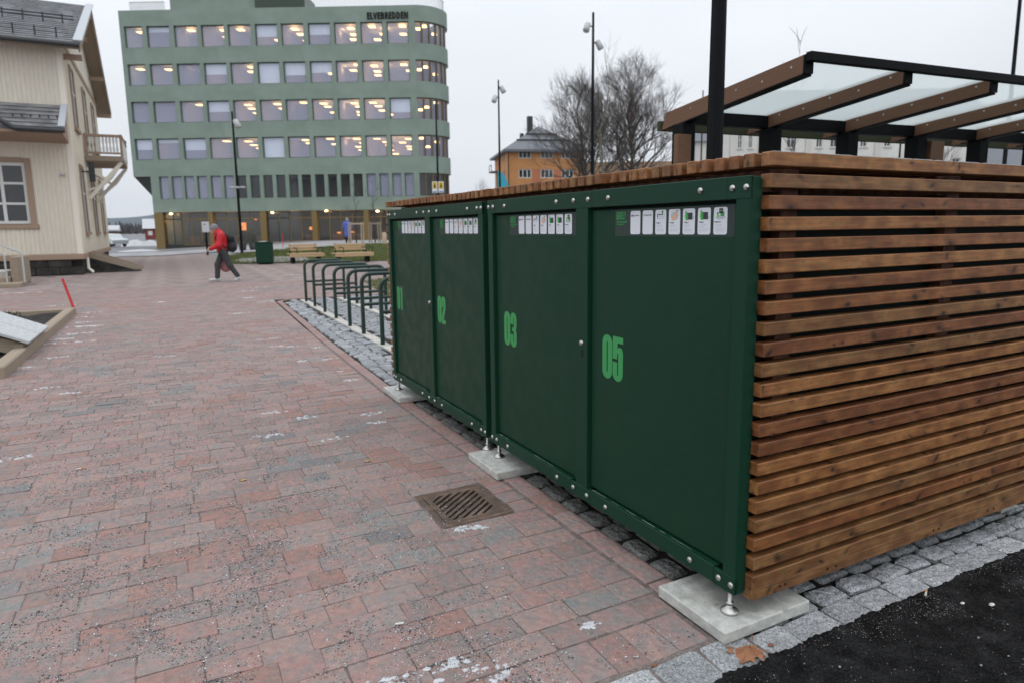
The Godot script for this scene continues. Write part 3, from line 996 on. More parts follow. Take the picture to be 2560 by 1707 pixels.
		for j in 2:
			c0 += 0.082
			flat("bush_drawing", moved(disc(0.015, 12), Vector2(c0 + 0.022, 1.536), Vector2(0.8, 1.1)), M.sticker_lime, door, gx, 0.0003)
			flat("box_side", PackedVector2Array([Vector2(c0 + 0.018, 1.523), Vector2(c0 + 0.029, 1.523), Vector2(c0 + 0.029, 1.549), Vector2(c0 + 0.018, 1.549)]), M.sticker_green, door, gx - 0.0004, 0.0003)
			flat("box_drawing", PackedVector2Array([Vector2(c0 + 0.029, 1.523), Vector2(c0 + 0.053, 1.523), Vector2(c0 + 0.053, 1.549), Vector2(c0 + 0.029, 1.549)]), M.sticker_ink, door, gx - 0.0004, 0.0003)
			flat("leaf_drawing", PackedVector2Array([Vector2(c0 + 0.014, 1.549), Vector2(c0 + 0.019, 1.549), Vector2(c0 + 0.016, 1.561)]), M.sticker_ink, door, gx - 0.0004, 0.0003)
			flat("leaf_drawing", PackedVector2Array([Vector2(c0 + 0.055, 1.524), Vector2(c0 + 0.062, 1.536), Vector2(c0 + 0.057, 1.532)]), M.sticker_green, door, gx - 0.0004, 0.0003)
		c0 += 0.082
		flat("grey_disc", moved(disc(0.020, 16), Vector2(c0 + 0.034, 1.529), Vector2(1.2, 0.4)), M.sticker_grey, door, gx, 0.0003)  # printed grey disc behind the speech bubbles
		flat("speech_bubble", moved(rounded(0.018, 0.017, 0.003), Vector2(c0 + 0.034, 1.532)), M.sticker_green, door, gx - 0.0003, 0.0003)
		flat("speech_bubble", moved(rounded(0.019, 0.019, 0.003), Vector2(c0 + 0.027, 1.542)), M.sticker_ink, door, gx - 0.0007, 0.0003)
		flat("bubble_line", PackedVector2Array([Vector2(c0 + 0.030, 1.551), Vector2(c0 + 0.043, 1.551), Vector2(c0 + 0.043, 1.554), Vector2(c0 + 0.030, 1.554)]), M.sticker_lime, door, gx - 0.0011, 0.0003)
		flat("head_drawing", moved(disc(0.004, 8), Vector2(c0 + 0.020, 1.543)), M.sticker_ink, door, gx - 0.0004, 0.0003)
		flat("body_drawing", moved(disc(0.006, 8), Vector2(c0 + 0.021, 1.534)), M.sticker_lime, door, gx - 0.0004, 0.0003)
		# big number
		var num: String = numbers[k]
		for i in 2:
			var z1: float = right - 0.796 + i * 0.0815
			for poly in digit_poly(num[i]):
				flat("number", moved(poly, Vector2(z1, 0.802), Vector2(0.0775, 0.205)), M.number_green, door, 0.0216, 0.0006)
		k += 1
	# lock on the middle post
	for y in [0.943]:
		st = S()
		lathe(st, [Vector2(0.014, 0), Vector2(0.013, 0.008), Vector2(0.008, 0.0115), Vector2(0.0, 0.012)], Transform3D(Basis(Vector3(0, 0, 1), Vector3(-1, 0, 0), Vector3(0, -1, 0)), Vector3(0, y, Z.call(-1.025))), 14)
		obj("lock", st, M.steel, t)
	st = S()
	cbox(st, Vector3(-0.0012, 0.874, Z.call(-1.030)), Vector3(0.01, 0.912, Z.call(-1.013)), 0.001)
	obj("key_slot", st, M.black_hole, t)
	for y in [0.967, 0.832]:
		st = S()
		box(st, Vector3(-0.0008, y, Z.call(-1.045)), Vector3(0.01, y + 0.0012, Z.call(-1.012)))
		obj("seam", st, M.black_hole, t)
	# adjustable feet
	for z in [-0.046, -2.022]:
		for x in [0.028, 2.08]:
			st = S()
			lathe(st, [Vector2(0.034, 0.0), Vector2(0.035, 0.006), Vector2(0.032, 0.010), Vector2(0.014, 0.024), Vector2(0.011, 0.026), Vector2(0.011, 0.032), Vector2(0.0145, 0.0325), Vector2(0.0145, 0.041), Vector2(0.009, 0.0415), Vector2(0.0085, 0.10)], Transform3D(Basis.IDENTITY, Vector3(x, 0.0525, Z.call(z))), 18)
			obj("foot", st, M.steel, t)
	return t

func slat(st: SurfaceTool, lo: Vector3, hi: Vector3) -> void:
	cbox(st, lo, hi, 0.003)

func build_lockers() -> void:
	var a := locker(0.0, 1.0, ["05", "03"], "near green steel bike locker with doors 03 and 05 and brown slatted end")
	var b := locker(-2.150, 0.965, ["02", "01"], "far green steel bike locker with doors 01 and 02")
	var r := RandomNumberGenerator.new()
	r.seed = 5
	# horizontal slats on the near end
	for i in 23:
		var top := 1.7437 - 0.0725 * i
		if i == 22: top = 1.7437 - 0.0725 * 21 - 0.0485
		var st := S()
		slat(st, Vector3(0.056 + r.randf_range(-.0015, .0015), top - 0.048, -0.014 + r.randf_range(-.001, .001)), Vector3(2.16, top, 0.034 + r.randf_range(-.0015, .001)))
		var so := obj("slat", st, M["wood%d" % (r.randi() % 5)], a)
		if i > 0 and i < 21: so.rotation.z = r.randf_range(-.0009, .0009)
		if i == 22:
			var pin := S()
			for x in [.20, .23, .47, .52, 1.17, 1.21, 1.6, 1.65]: ball(pin, Vector3(x, top - .024, .0345), Vector3(.005, .0065, .002), 3, 7)
			obj("screw", pin, M.black_hole, so)
		if i < 1:
			var fr := S()
			var fx := 0.06
			while fx < 2.1:
				var fl := r.randf_range(.01, .12)
				if r.randf() < .9: box(fr, Vector3(fx, top - .0012, .0285), Vector3(fx + fl, top + .0007 + r.randf() * .0008, .0325))
				fx += fl + r.randf_range(.0, .05)
			tag(obj("frost", fr, M.snow, so), "", "", "", "stuff")
	for x in [0.165, 1.15, 2.02]:
		var st := S()
		cbox(st, Vector3(x, 0.16, -0.062), Vector3(x + 0.085, 1.69, -0.0145), 0.002)
		obj("upright", st, M.wood_upright, a)
	# same slats on the far end, seen from the edge
	for i in 22:
		var top := 1.7437 - 0.0725 * i
		var st := S()
		slat(st, Vector3(0.0, top - 0.048, -2.052), Vector3(2.16, top, -2.004))
		obj("slat", st, M["wood%d" % (r.randi() % 5)], b)
	# roof battens with open gaps, in three lengths that do not quite line up
	for m in [[a, 0.0, -2.10], [b, -2.118, -4.20]]:
		var z: float = -0.0385 if m[1] == 0.0 else m[1]
		var off: float = 0.0 if m[1] == 0.0 else 2.150
		while z - 0.048 > m[2]:
			var grp := 0 if z > -0.88 else (1 if z > -2.85 else 2)
			var x0: float = [0.052, 0.026, 0.040][grp] + r.randf_range(-0.005, 0.005)
			var y1: float = 1.7437 + [0.0, -0.003, 0.002][grp] + r.randf_range(-0.0015, 0.0015)
			var st := S()
			slat(st, Vector3(x0, y1 - 0.048, z - 0.048 + off), Vector3(2.2, y1, z + off))
			obj("roof_batten", st, M["wood%d" % (r.randi() % 5)], m[0])
			z -= 0.0725
		for x in [0.13, 1.1, 2.05]:
			var st := S()
			var za: float = m[1] - 0.03 + off
			var zb: float = m[2] + 0.05 + off
			cbox(st, Vector3(x, 1.612, zb), Vector3(x + 0.07, 1.690, za), 0.002)
			obj("roof_bearer", st, M.wood_upright, m[0])
	# concrete slabs under the feet
	var slabs := [[-0.0875, 0.3605, -0.322, 0.047, "grey concrete slab under the near corner of the locker with door 05"],
		[-0.110, 0.33, -2.20, -1.774, "grey concrete slab under the gap between the two lockers"],
		[-0.066, 0.36, -4.28, -3.80, "grey concrete slab under the far corner of the locker with door 01"],
		[1.985, 2.42, -0.33, -0.085, "grey concrete slab under the back end of the slatted side"]]
	for s in slabs:
		var st := S()
		cbox(st, Vector3(s[0], 0.003, s[2]), Vector3(s[1], 0.052, s[3]), 0.005)
		var o := obj("concrete_slab", st, M.concrete)
		tag(o, s[4], "slab", "slabs the lockers stand on")
	var first: Node3D = get_node("concrete_slab")
	for q in [[.10, -.10, .135, .085, 0.4], [.215, -.02, .07, .035, 1.4], [-.02, -.20, .05, .03, .3], [.02, -.105, .013, .007, .2], [.055, -.135, .006, .004, 0], [-.01, -.135, .005, .003, 0]]:
		var st := S()
		var ring := []
		for k in 20:
			var an := TAU * k / 20
			var w := 1.0 + (.16 * sin(an * 3 + q[0] * 40) + .10 * sin(an * 5 + q[1] * 30)) * (1.0 if q[2] > .02 else .3)
			var v := Vector2(cos(an) * q[2] * w, sin(an) * q[3] * w).rotated(q[4])
			ring.append(Vector3(q[0] + v.x, .05205, q[1] + v.y))
		for k in 20: tri(st, Vector3(q[0], .05235, q[1]), ring[(k + 1) % 20], ring[k])
		obj("water_stain", st, M.concrete_damp if q[2] > .02 else M.concrete_stain, first)

# ---------------------------------------------------------------- green office block
func window_unit(parent: Node3D, x0: float, x1: float, y0: float, y1: float, z: float, fw: float, frame_m: Material, glass_m: Material, mull := 0, trans := 0, n := "window") -> MeshInstance3D:
	var st := S()
	for b in [[x0, y0, x0 + fw, y1], [x1 - fw, y0, x1, y1], [x0 + fw, y0, x1 - fw, y0 + fw], [x0 + fw, y1 - fw, x1 - fw, y1]]:
		box(st, Vector3(b[0], b[1], z), Vector3(b[2], b[3], z + 0.09))
	for i in mull:
		var x := lerpf(x0, x1, (i + 1.0) / (mull + 1))
		box(st, Vector3(x - fw * .5, y0 + fw, z), Vector3(x + fw * .5, y1 - fw, z + 0.08))
	for i in trans:
		var y := lerpf(y0, y1, (i + 1.0) / (trans + 1))
		box(st, Vector3(x0 + fw, y - fw * .4, z + .005), Vector3(x1 - fw, y + fw * .4, z + 0.075))
	var o := obj(n, st, frame_m, parent)
	st = S()
	box(st, Vector3(x0 + fw * .5, y0 + fw * .5, z + 0.03), Vector3(x1 - fw * .5, y1 - fw * .5, z + 0.045))
	obj("pane", st, glass_m, o)
	return o

func build_office() -> void:
	var t := thing("office_building", "sage green five storey office block with rows of square lit windows and rounded corner", "office building", Vector3(4.5855, 0, -64.918), deg_to_rad(-28.5))
	var cols := [[-9.33, -7.71], [-7.32, -5.26], [-4.87, -2.77], [-2.43, -.38], [-.04, 2.01], [2.40, 4.38], [4.74, 6.73], [7.12, 9.11], [9.45, 11.43], [11.80, 13.75], [14.12, 16.04]]
	var narrow := [[-7.39, -6.48], [-6.23, -5.27], [-5.07, -4.11], [-3.86, -2.95], [-2.6, -1.64], [-1.39, -.48], [-.18, .70], [1.05, 1.92], [2.27, 3.12], [3.45, 4.30], [4.63, 5.48], [5.80, 6.65], [7.03, 7.88], [8.21, 9.05], [9.38, 10.23], [10.55, 11.40], [11.76, 12.61], [12.94, 13.79], [14.11, 14.94], [15.25, 16.07]]
	var rows := [[17.78, 19.62], [14.55, 16.40], [11.30, 13.17], [8.05, 9.93]]
	var st := S()
	var th := 0.38
	# spandrel bands, straight part and round the corner
	var bands := [[3.32, 4.50], [6.56, 8.05], [9.93, 11.30], [13.17, 14.55], [16.40, 17.78], [19.62, 20.95]]
	for i in bands.size():
		var b: Array = bands[i]
		var xl := -8.15 if i == 0 else -9.7
		box(st, Vector3(xl, b[0], -th), Vector3(16.5, b[1], 0))
		for k in 12:
			var a0 := 2.1 * k / 12.0; var a1 := 2.1 * (k + 1) / 12.0
			var p := []
			for w in [[2.68, a0], [2.68, a1], [2.68 - th, a1], [2.68 - th, a0]]:
				p.append(Vector2(16.5 + w[0] * sin(w[1]), -2.68 + w[0] * cos(w[1])))
			quad(st, Vector3(p[0].x, b[0], p[0].y), Vector3(p[1].x, b[0], p[1].y), Vector3(p[1].x, b[1], p[1].y), Vector3(p[0].x, b[1], p[0].y))
			quad(st, Vector3(p[0].x, b[1], p[0].y), Vector3(p[1].x, b[1], p[1].y), Vector3(p[2].x, b[1], p[2].y), Vector3(p[3].x, b[1], p[3].y))
			quad(st, Vector3(p[3].x, b[0], p[3].y), Vector3(p[2].x, b[0], p[2].y), Vector3(p[1].x, b[0], p[1].y), Vector3(p[0].x, b[0], p[0].y))
	var piers := func(list: Array, y0: float, y1: float, xl: float) -> void:
		var x := xl
		for c in list:
			if c[0] - x > 0.01: box(st, Vector3(x, y0, -th), Vector3(c[0], y1, -0.002))
			x = c[1]
		box(st, Vector3(x, y0, -th), Vector3(16.6, y1, -0.002))
	for r in rows: piers.call(cols, r[0], r[1], -9.7)
	piers.call(narrow, 4.50, 6.56, -8.15)
	box(st, Vector3(-9.7, 6.56, -18), Vector3(-9.35, 20.94, -th - .002))
	box(st, Vector3(-8.15, 3.32, -18), Vector3(-7.8, 6.54, -th - .002))
	bar(st, Vector3(18.72, 12.1, -4.0), Vector3(10.0, 12.1, -19.0), 0.3, 17.6)
	box(st, Vector3(-8.15, -0.2, -18), Vector3(-7.9, 3.31, -0.55))
	box(st, Vector3(-8.1, -0.3, -18), Vector3(10.4, 20.9, -17.7))
	obj("wall", st, M.office_green, t)
	st = S()
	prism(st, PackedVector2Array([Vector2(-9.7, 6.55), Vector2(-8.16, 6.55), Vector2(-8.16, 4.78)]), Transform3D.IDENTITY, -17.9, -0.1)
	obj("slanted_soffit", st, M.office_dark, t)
	# floors, rooms behind the glass
	st = S()
	for y in [3.35, 6.75, 10.05, 13.30, 16.55, 19.72]:
		box(st, Vector3(-7.7 if y < 4 else -9.3, y, -17.6), Vector3(16.6, y + 0.12, -th - 0.01))
		box(st, Vector3(16.6, y, -6.0), Vector3(17.6, y + 0.12, -1.2))
	obj("ceiling", st, M.office_ceiling, t)
	st = S()
	box(st, Vector3(-9.3, 3.5, -6.4), Vector3(17.2, 20.6, -6.2))
	var px := [-7.5, -2.6, 2.2, 6.9, 11.6, 16.3]
	for x in px: box(st, Vector3(x - 0.08, 3.5, -6.2), Vector3(x + 0.08, 20.6, -0.6))
	for x in [-5.0, -0.2, 4.5, 9.3]: box(st, Vector3(x - 0.08, 7.0, -6.2), Vector3(x + 0.08, 20.6, -0.9))
	obj("partition", st, M.office_inside, t)
	st = S()
	box(st, Vector3(-7.7, 0.45, -6.0), Vector3(17.2, 3.3, -5.8))
	obj("shop_back_wall", st, M.office_dark, t)
	st = S()
	box(st, Vector3(-9.68, 20.70, -17.9), Vector3(16.5, 20.85, -0.4))
	box(st, Vector3(16.5, 20.70, -6.9), Vector3(17.0, 20.85, -1.0))
	obj("roof", st, M.roof_metal, t)
	st = S()
	prism(st, PackedVector2Array([Vector2(-5.6, 20.86), Vector2(6.0, 20.86), Vector2(6.0, 21.7), Vector2(-5.6, 23.0)]), Transform3D.IDENTITY, -9.0, -1.2)
	obj("roof_house", st, M.office_green, t)
	var lv := S()
	for k in 28: box(lv, Vector3(2.2 + k * 0.16, 20.86, -1.0), Vector3(2.2 + k * 0.16 + 0.08, 22.4, -0.9))
	box(lv, Vector3(2.2, 20.86, -4.0), Vector3(6.7, 22.4, -1.02))
	tag(obj("louvre_screen", lv, M.office_frame, t), "", "", "", "stuff")
	st = S()
	for k in 60:
		box(st, Vector3(6.9 + k * 0.16, 20.95, -0.35), Vector3(6.9 + k * 0.16 + 0.03, 21.9, -0.32))
	box(st, Vector3(6.9, 21.9, -0.37), Vector3(16.5, 21.95, -0.30))
	for k in 40: 
		var x := -8.8 + k * 0.08
		box(st, Vector3(x, 20.95, -0.35), Vector3(x + 0.02, 21.7, -0.32))
	box(st, Vector3(-8.8, 21.7, -0.37), Vector3(-5.7, 21.75, -0.30))
	for k in 24:
		var a := PI / 2 * k / 24.0
		box(st, Vector3(16.5 + 2.4 * sin(a) - .015, 20.95, -2.68 + 2.4 * cos(a)), Vector3(16.5 + 2.4 * sin(a) + .015, 21.9, -2.65 + 2.4 * cos(a)))
		var a2 := a + PI / 48
		bar(st, Vector3(16.5 + 2.4 * sin(a), 21.92, -2.68 + 2.4 * cos(a)), Vector3(16.5 + 2.4 * sin(a + PI / 48), 21.92, -2.68 + 2.4 * cos(a + PI / 48)), .06, .05)
	obj("roof_railing", st, M.lamp_head, t)
	# square windows: [share covered by the blind, lamps]
	var fit := [
		[[0, 1], [.25, 0], [0, 2], [0, 2], [0, 2], [.55, 2], [0, 3], [.5, 1], [0, 3], [0, 3], [0, 2]],
		[[0, 1], [0, 1], [0, 0], [.5, 1], [0, 3], [.95, 0], [.6, 1], [.5, 2], [0, 3], [0, 3], [0, 2]],
		[[0, 0], [0, 0], [0, 2], [.5, 0], [0, 3], [0, 3], [0, 1], [0, 3], [0, 4], [0, 4], [.65, 0]],
		[[.5, 0], [.2, 1], [.55, 0], [0, 2], [0, 3], [1.0, 0], [.12, 2], [0, 2], [0, 5], [.12, 5], [0, 4]]]
	var r := RandomNumberGenerator.new()
	r.seed = 3
	var lamp := BoxMesh.new(); lamp.size = Vector3(0.60, 0.05, 0.62)
	for j in 4:
		var y0: float = rows[j][0]; var y1: float = rows[j][1]
		for i in 11:
			var c: Array = cols[i]
			var w := window_unit(t, c[0], c[1], y0, y1, -0.27, 0.07, M.office_frame, M.window_glass)
			if fit[j][i][0] > 0:
				var s := S()
				box(s, Vector3(c[0] + .06, lerpf(y1, y0, fit[j][i][0]), -0.36), Vector3(c[1] - .06, y1 - .05, -0.345))
				obj("blind", s, M.blind, w)
			for k in fit[j][i][1]:
				var dx := lerpf(0.35, 0.8, r.randf()) if i < 8 else r.randf_range(0.3, 0.85)
				var z = -1.1 - 1.15 * k - (1.2 if fit[j][i][0] > 0.3 else 0.0)
				put("ceiling_lamp", lamp, M.window_lamp, w, Vector3(lerpf(c[0], c[1], dx), y1 - 0.10 - 0.20 * k - 0.18 * r.randf(), z))
	for c in narrow: window_unit(t, c[0], c[1], 4.50, 6.56, -0.27, 0.05, M.office_frame, M.window_glass if c[0] < -0.3 or c[0] > 11 else M.dark_glass)  # pale and dark panes: differing reflections put into the glass colour
	# ribbon windows round the corner
	for r4 in rows + [[4.50, 6.56]]:
		for k in 6:
			var a0 := PI / 2 * k / 6.0; var a1 := PI / 2 * (k + 1) / 6.0
			var s := S()
			var rad := 2.52
			var A := Vector3(16.5 + rad * sin(a0), 0, -2.68 + rad * cos(a0))
			var B := Vector3(16.5 + rad * sin(a1), 0, -2.68 + rad * cos(a1))
			bar(s, A + Vector3.UP * r4[0], A + Vector3.UP * r4[1], 0.16, 0.20, Vector3(sin(a0), 0, cos(a0)))
			bar(s, A + Vector3.UP * (r4[1] - .05), B + Vector3.UP * (r4[1] - .05), 0.1, 0.1)
			var w := obj("ribbon_window", s, M.office_mullion, t)
			s = S()
			var y: Array = r4
			quad(s, A + Vector3.UP * y[0], B + Vector3.UP * y[0], B + Vector3.UP * y[1], A + Vector3.UP * y[1])
			obj("pane", s, M.window_glass if y[0] > 5 else M.dark_glass, w)
			if y[0] > 7 and (k + int(y[0])) % 3 != 1:
				s = S()
				var C := A.lerp(B, 0.5) + (Vector3(16.5, 0, -2.68) - A).normalized() * 0.5
				var D := (B - A).normalized() * 0.2
				var hb = y[1] - (0.3 + 0.25 * ((k * 7 + int(y[0])) % 4))
				box(s, Vector3(-0.2, hb, -0.2), Vector3(0.2, hb + .14, 0.2), Transform3D(Basis.IDENTITY, Vector3(C.x, 0, C.z)))
				if k < 4: obj("ceiling_lamp", s, M.window_lamp, w)
	# ground floor
	for p in [[-8.15, -7.35], [-3.1, -2.7], [1.71, 2.25], [6.51, 7.0], [11.3, 11.79], [16.0, 16.5]]:
		st = S()
		box(st, Vector3(p[0], -0.2, -0.5), Vector3(p[1], 3.3, -0.02))
		obj("pillar", st, M.bronze, t)
	for p in [[-7.35, -5.75, 1], [-5.75, -3.1, 2], [-2.7, 1.71, 3], [2.25, 4.35, 1], [4.35, 6.51, 1], [7.0, 11.3, 3], [11.79, 16.0, 3]]:
		var is_door: bool = p[0] == -7.35 or p[0] == 2.25
		var o := window_unit(t, p[0], p[1], 0.28, 3.3, -0.42, 0.06, M.green_pipe if is_door else M.bronze, M.clear_glass, p[2], 0, "door" if is_door else "shop_window")
		st = S()
		box(st, Vector3(p[0], 2.62, -0.41), Vector3(p[1], 2.72, -0.31))
		obj("transom", st, M.bronze if not is_door else M.green_pipe, o)
	st = S()
	box(st, Vector3(-7.6, -0.3, -6.0), Vector3(17.8, 0.28, -0.1))
	obj("plinth", st, M.office_dark, t)
	for p in [[-6.4, 3.16], [3.0, 3.16], [12.7, 3.16], [8.0, 3.25]]:
		st = S()
		ball(st, Vector3(p[0], p[1], 0.25), Vector3(0.16, 0.09, 0.16), 5, 10)
		obj("soffit_lamp", st, M.spot_lamp, t)
		st = S()
		box(st, Vector3(p[0] - .05, p[1] + .05, 0.0), Vector3(p[0] + .05, p[1] + .12, 0.25))
		obj("lamp_bracket", st, M.lamp_head, t)
	for p in [[-1.0, 1.95, .62, .75], [-4.9, 1.6, .2, .2], [5.6, 1.7, .25, .3], [6.1, 1.3, .2, .18], [8.3, 1.25, .3, .15], [9.6, 1.3, .35, .14], [1.0, 2.55, .22, .12], [0.3, 2.6, .2, .1], [13.6, 1.4, .3, .2]]:  # first entry is the orange panel, made to glow like the lamps
		st = S()
		box(st, Vector3(p[0] - p[2] / 2, p[1] - p[3] / 2, -2.6), Vector3(p[0] + p[2] / 2, p[1] + p[3] / 2, -2.4))
		obj("shop_lamp_and_panel", st, M.warm_lamp, t)
	for x in [-6.5, -2.0, 4.0, 9.0, 14.0]:
		var l := OmniLight3D.new()
		l.name = "shop_light"
		l.light_color = Color(1, 0.72, 0.42)
		l.light_energy = 1.4
		l.omni_range = 8.0
		l.omni_attenuation = 2.0
		l.light_size = 0.2
		l.shadow_enabled = true
		t.add_child(l, true)
		l.position = Vector3(x, 2.6, -2.2)
	for j in 4:
		for x in [-5.0, -0.5, 4.5, 9.5, 13.5]:
			var l := OmniLight3D.new()
			l.name = "office_light"
			l.light_color = Color(1, 0.85, 0.66)
			l.light_energy = 0.7
			l.omni_range = 8.0
			l.omni_attenuation = 2.0
			l.light_size = 0.3
			l.shadow_enabled = true
			t.add_child(l, true)
			l.position = Vector3(x, rows[j][1] - 0.2, -2.5)
	st = S()                                                        # tables and shelves inside
	for x in [-6.0, -4.2, -1.6, 0.6, 5.4, 8.0, 9.9, 13.0, 14.6]:
		box(st, Vector3(x - .5, 0.28, -3.6), Vector3(x + .5, 1.1, -2.9))
	obj("shop_furniture", st, M.shed_brown, t)
	text("sign_lettering", "ELVEBREDDEN", M.black_hole, t, Vector3(14.26, 20.1, 0.06), Vector2(3.6, 0.56), true, Basis.IDENTITY, 0.10)

# ---------------------------------------------------------------- cream wooden station house
func gable_roof(st: SurfaceTool, x0: float, x1: float, z0: float, y0: float, z1: float, y1: float, pitch: float, thick: float) -> void:   # stepped rows of slates from the eave up to the ridge
	var n := int((Vector2(z1 - z0, y1 - y0)).length() / pitch)
	for i in n:
		var a := float(i) / n; var b := (i + 1.0) / n
		var p := Vector3(0, lerpf(y0, y1, a), lerpf(z0, z1, a)); var q := Vector3(0, lerpf(y0, y1, b), lerpf(z0, z1, b))
		var nrm := (Vector3.RIGHT.cross(q - p)).normalized()
		if nrm.y < 0: nrm = -nrm
		var up := nrm * thick
		var v := [p + up * 1.0, q + up * 0.35, q + up * -2.0, p + up * -2.0]
		var P := PackedVector2Array()
		for w in v: P.append(Vector2(w.z, w.y))
		prism(st, P, Transform3D(Basis(Vector3(0, 0, 1), Vector3.UP, Vector3(-1, 0, 0)), Vector3(x1, 0, 0)), 0.0, x1 - x0)

func build_station() -> void:
	var t := thing("station_house", "cream wooden house with dark slate roof, brown trim and a balcony", "house", Vector3(-4.53, 0, -27.55))
	var st := S()
	# walls: the front with its window opening and the gable end
	var wx0 := -2.20; var wx1 := -1.18
	box(st, Vector3(-9.5, 0.75, -0.2), Vector3(-2.9, 8.1, 0))
	box(st, Vector3(wx1 - 0.14, 0.75, -0.2), Vector3(0, 8.1, 0))
	box(st, Vector3(-2.9, 0.75, -0.2), Vector3(wx1 - 0.14, 1.82, 0))
	box(st, Vector3(-2.9, 4.02, -0.2), Vector3(wx1 - 0.14, 8.1, 0))
	box(st, Vector3(-0.2, 0.75, -13.4), Vector3(0, 8.1, -0.2))
	box(st, Vector3(-9.5, 0.75, -13.4), Vector3(-0.2, 8.1, -13.2))
	prism(st, PackedVector2Array([Vector2(-0.0, 8.1), Vector2(-13.4, 8.1), Vector2(-13.4, 8.55), Vector2(-7.07, 11.3), Vector2(-0.0, 8.3)]), Transform3D(Basis(Vector3(0, 0, 1), Vector3.UP, Vector3(-1, 0, 0)), Vector3.ZERO), 0.0, 0.2)
	obj("wall", st, M.cream_boards, t)
	st = S()
	var x := -9.45
	while x < -0.15:
		if x > -2.95 and x < wx1 - 0.10:
			box(st, Vector3(x, 0.78, 0.002), Vector3(x + 0.045, 1.70, 0.034))
			box(st, Vector3(x, 4.16, 0.002), Vector3(x + 0.045, 8.05, 0.034))
		else:
			box(st, Vector3(x, 0.78, 0.002), Vector3(x + 0.045, 8.05, 0.034))
		x += 0.135
	var z := -0.3
	while z > -13.3:
		box(st, Vector3(0.002, 0.78, z - 0.035), Vector3(0.022, 8.2, z))
		z -= 0.16
	tag(obj("cladding_battens", st, M.cream_boards, t), "", "", "", "stuff")
	st = S()
	for s in [[-0.16, 0.0025, 0.004, 0.030], [0.003, 0.03, -0.16, -0.0]]:
		box(st, Vector3(s[0], 0.76, s[2]), Vector3(s[1] + .0, 8.1, s[3]))
	obj("corner_board", st, M.cream_trim, t)
	st = S()
	cbox(st, Vector3(-9.5, 0.55, -0.05), Vector3(0.06, 0.76, 0.07), 0.02)
	cbox(st, Vector3(-0.05, 0.55, -13.4), Vector3(0.07, 0.76, -0.051), 0.02)
	obj("base_board", st, M.brown_trim, t)
	st = S()
	box(st, Vector3(-0.02, 8.16, -13.4), Vector3(0.05, 8.38, -0.1))
	obj("belt_board", st, M.brown_trim, t)
	# stone plinth, block by block
	for c in 2:
		var bx := -0.03 - (0.35 if c else 0.0)
		while bx > -5.0:
			st = S()
			cbox(st, Vector3(bx - 0.72, 0.0 + c * 0.28, -0.22 + rng.randf_range(-.02, .01)), Vector3(bx - 0.01, 0.275 + c * 0.275, 0.0), 0.02)
			obj("plinth_stone", st, M.plinth_stone, t)
			bx -= 0.73
	st = S()
	box(st, Vector3(-9.4, -0.1, -13.3), Vector3(-0.06, 0.56, -0.23))
	obj("plinth", st, M.plinth_stone, t)
	# roof
	st = S()
	gable_roof(st, -9.6, 0.64, 0.66, 8.05, -7.07, 11.45, 0.34, 0.05)
	gable_roof(st, -9.6, 0.64, -14.8, 8.05, -7.07, 11.45, 0.34, 0.05)
	tag(obj("slate_roof", st, M.slate, t), "", "", "", "stuff")
	st = S()
	var slope := Vector3(0, 11.45 - 8.05, -7.07 - 0.66)
	bar(st, Vector3(0.58, 8.13, 0.70), Vector3(0.58, 11.53, -7.07), 0.28, 0.05)
	obj("verge_flashing", st, M.zinc, t)
	st = S()
	bar(st, Vector3(0.60, 7.90, 0.62), Vector3(0.60, 11.28, -7.07), 0.05, 0.26)
	bar(st, Vector3(0.60, 7.90, -14.76), Vector3(0.60, 11.28, -7.07), 0.05, 0.30)
	obj("barge_board", st, M.brown_trim, t)
	st = S()
	prism(st, PackedVector2Array([Vector2(0.6, 7.86), Vector2(-7.07, 11.22), Vector2(-14.7, 7.86), Vector2(-14.7, 7.93), Vector2(-7.07, 11.30), Vector2(0.6, 7.93)]), Transform3D(Basis(Vector3(0, 0, 1), Vector3.UP, Vector3(-1, 0, 0)), Vector3(0.57, 0, 0)), 0.0, 10.0)
	obj("soffit", st, M.tan_boards, t)
	st = S()
	for k in 5:
		var zz: float = [-13.9, -11.0, -7.07, -3.2, -0.2][k]
		var yy: float = 7.75 if k in [0, 4] else (9.1 if k in [1, 3] else 11.0)
		bar(st, Vector3(0.0, yy, zz), Vector3(0.6, yy, zz), 0.18, 0.18)
	obj("purlin_end", st, M.brown_trim, t)
	st = S()
	tube(st, [Vector3(-9.6, 7.98, 0.76), Vector3(0.62, 7.98, 0.76)], 0.09, 8)
	obj("gutter", st, M.gutter, t)
	for row in [[0.15, 8.42], [-2.4, 9.55]]:
		st = S()
		for dy in [0.05, 0.17]: tube(st, [Vector3(-9.5, row[1] + dy, row[0]), Vector3(0.3, row[1] + dy, row[0])], 0.018, 5)
		var gx := -9.4
		while gx < 0.3:
			box(st, Vector3(gx, row[1] - .15, row[0] - .02), Vector3(gx + .05, row[1] + .22, row[0] + .02))
			gx += 0.62
		var g := obj("snow_guard", st, M.gutter, t)
	# window in the front wall
	var w := window_unit(t, -2.9, wx1 - 0.28, 1.86, 3.98, -0.14, 0.10, M.white_paint, M.dark_glass, 1, 2)
	st = S()
	box(st, Vector3(-2.9, 1.84, -1.2), Vector3(wx1 - .2, 4.0, -1.15))
	obj("dark_room", st, M.room_dark, w)
	st = S()
	cbox(st, Vector3(wx1 - 0.285, 1.70, -0.02), Vector3(wx1 - 0.10, 4.14, 0.05), 0.01)
	cbox(st, Vector3(-2.9, 4.0, -0.02), Vector3(wx1 - 0.286, 4.16, 0.05), 0.01)
	cbox(st, Vector3(-2.9, 1.68, -0.02), Vector3(wx1 - 0.05, 1.84, 0.09), 0.01)
	obj("window_surround", st, M.brown_trim, w)
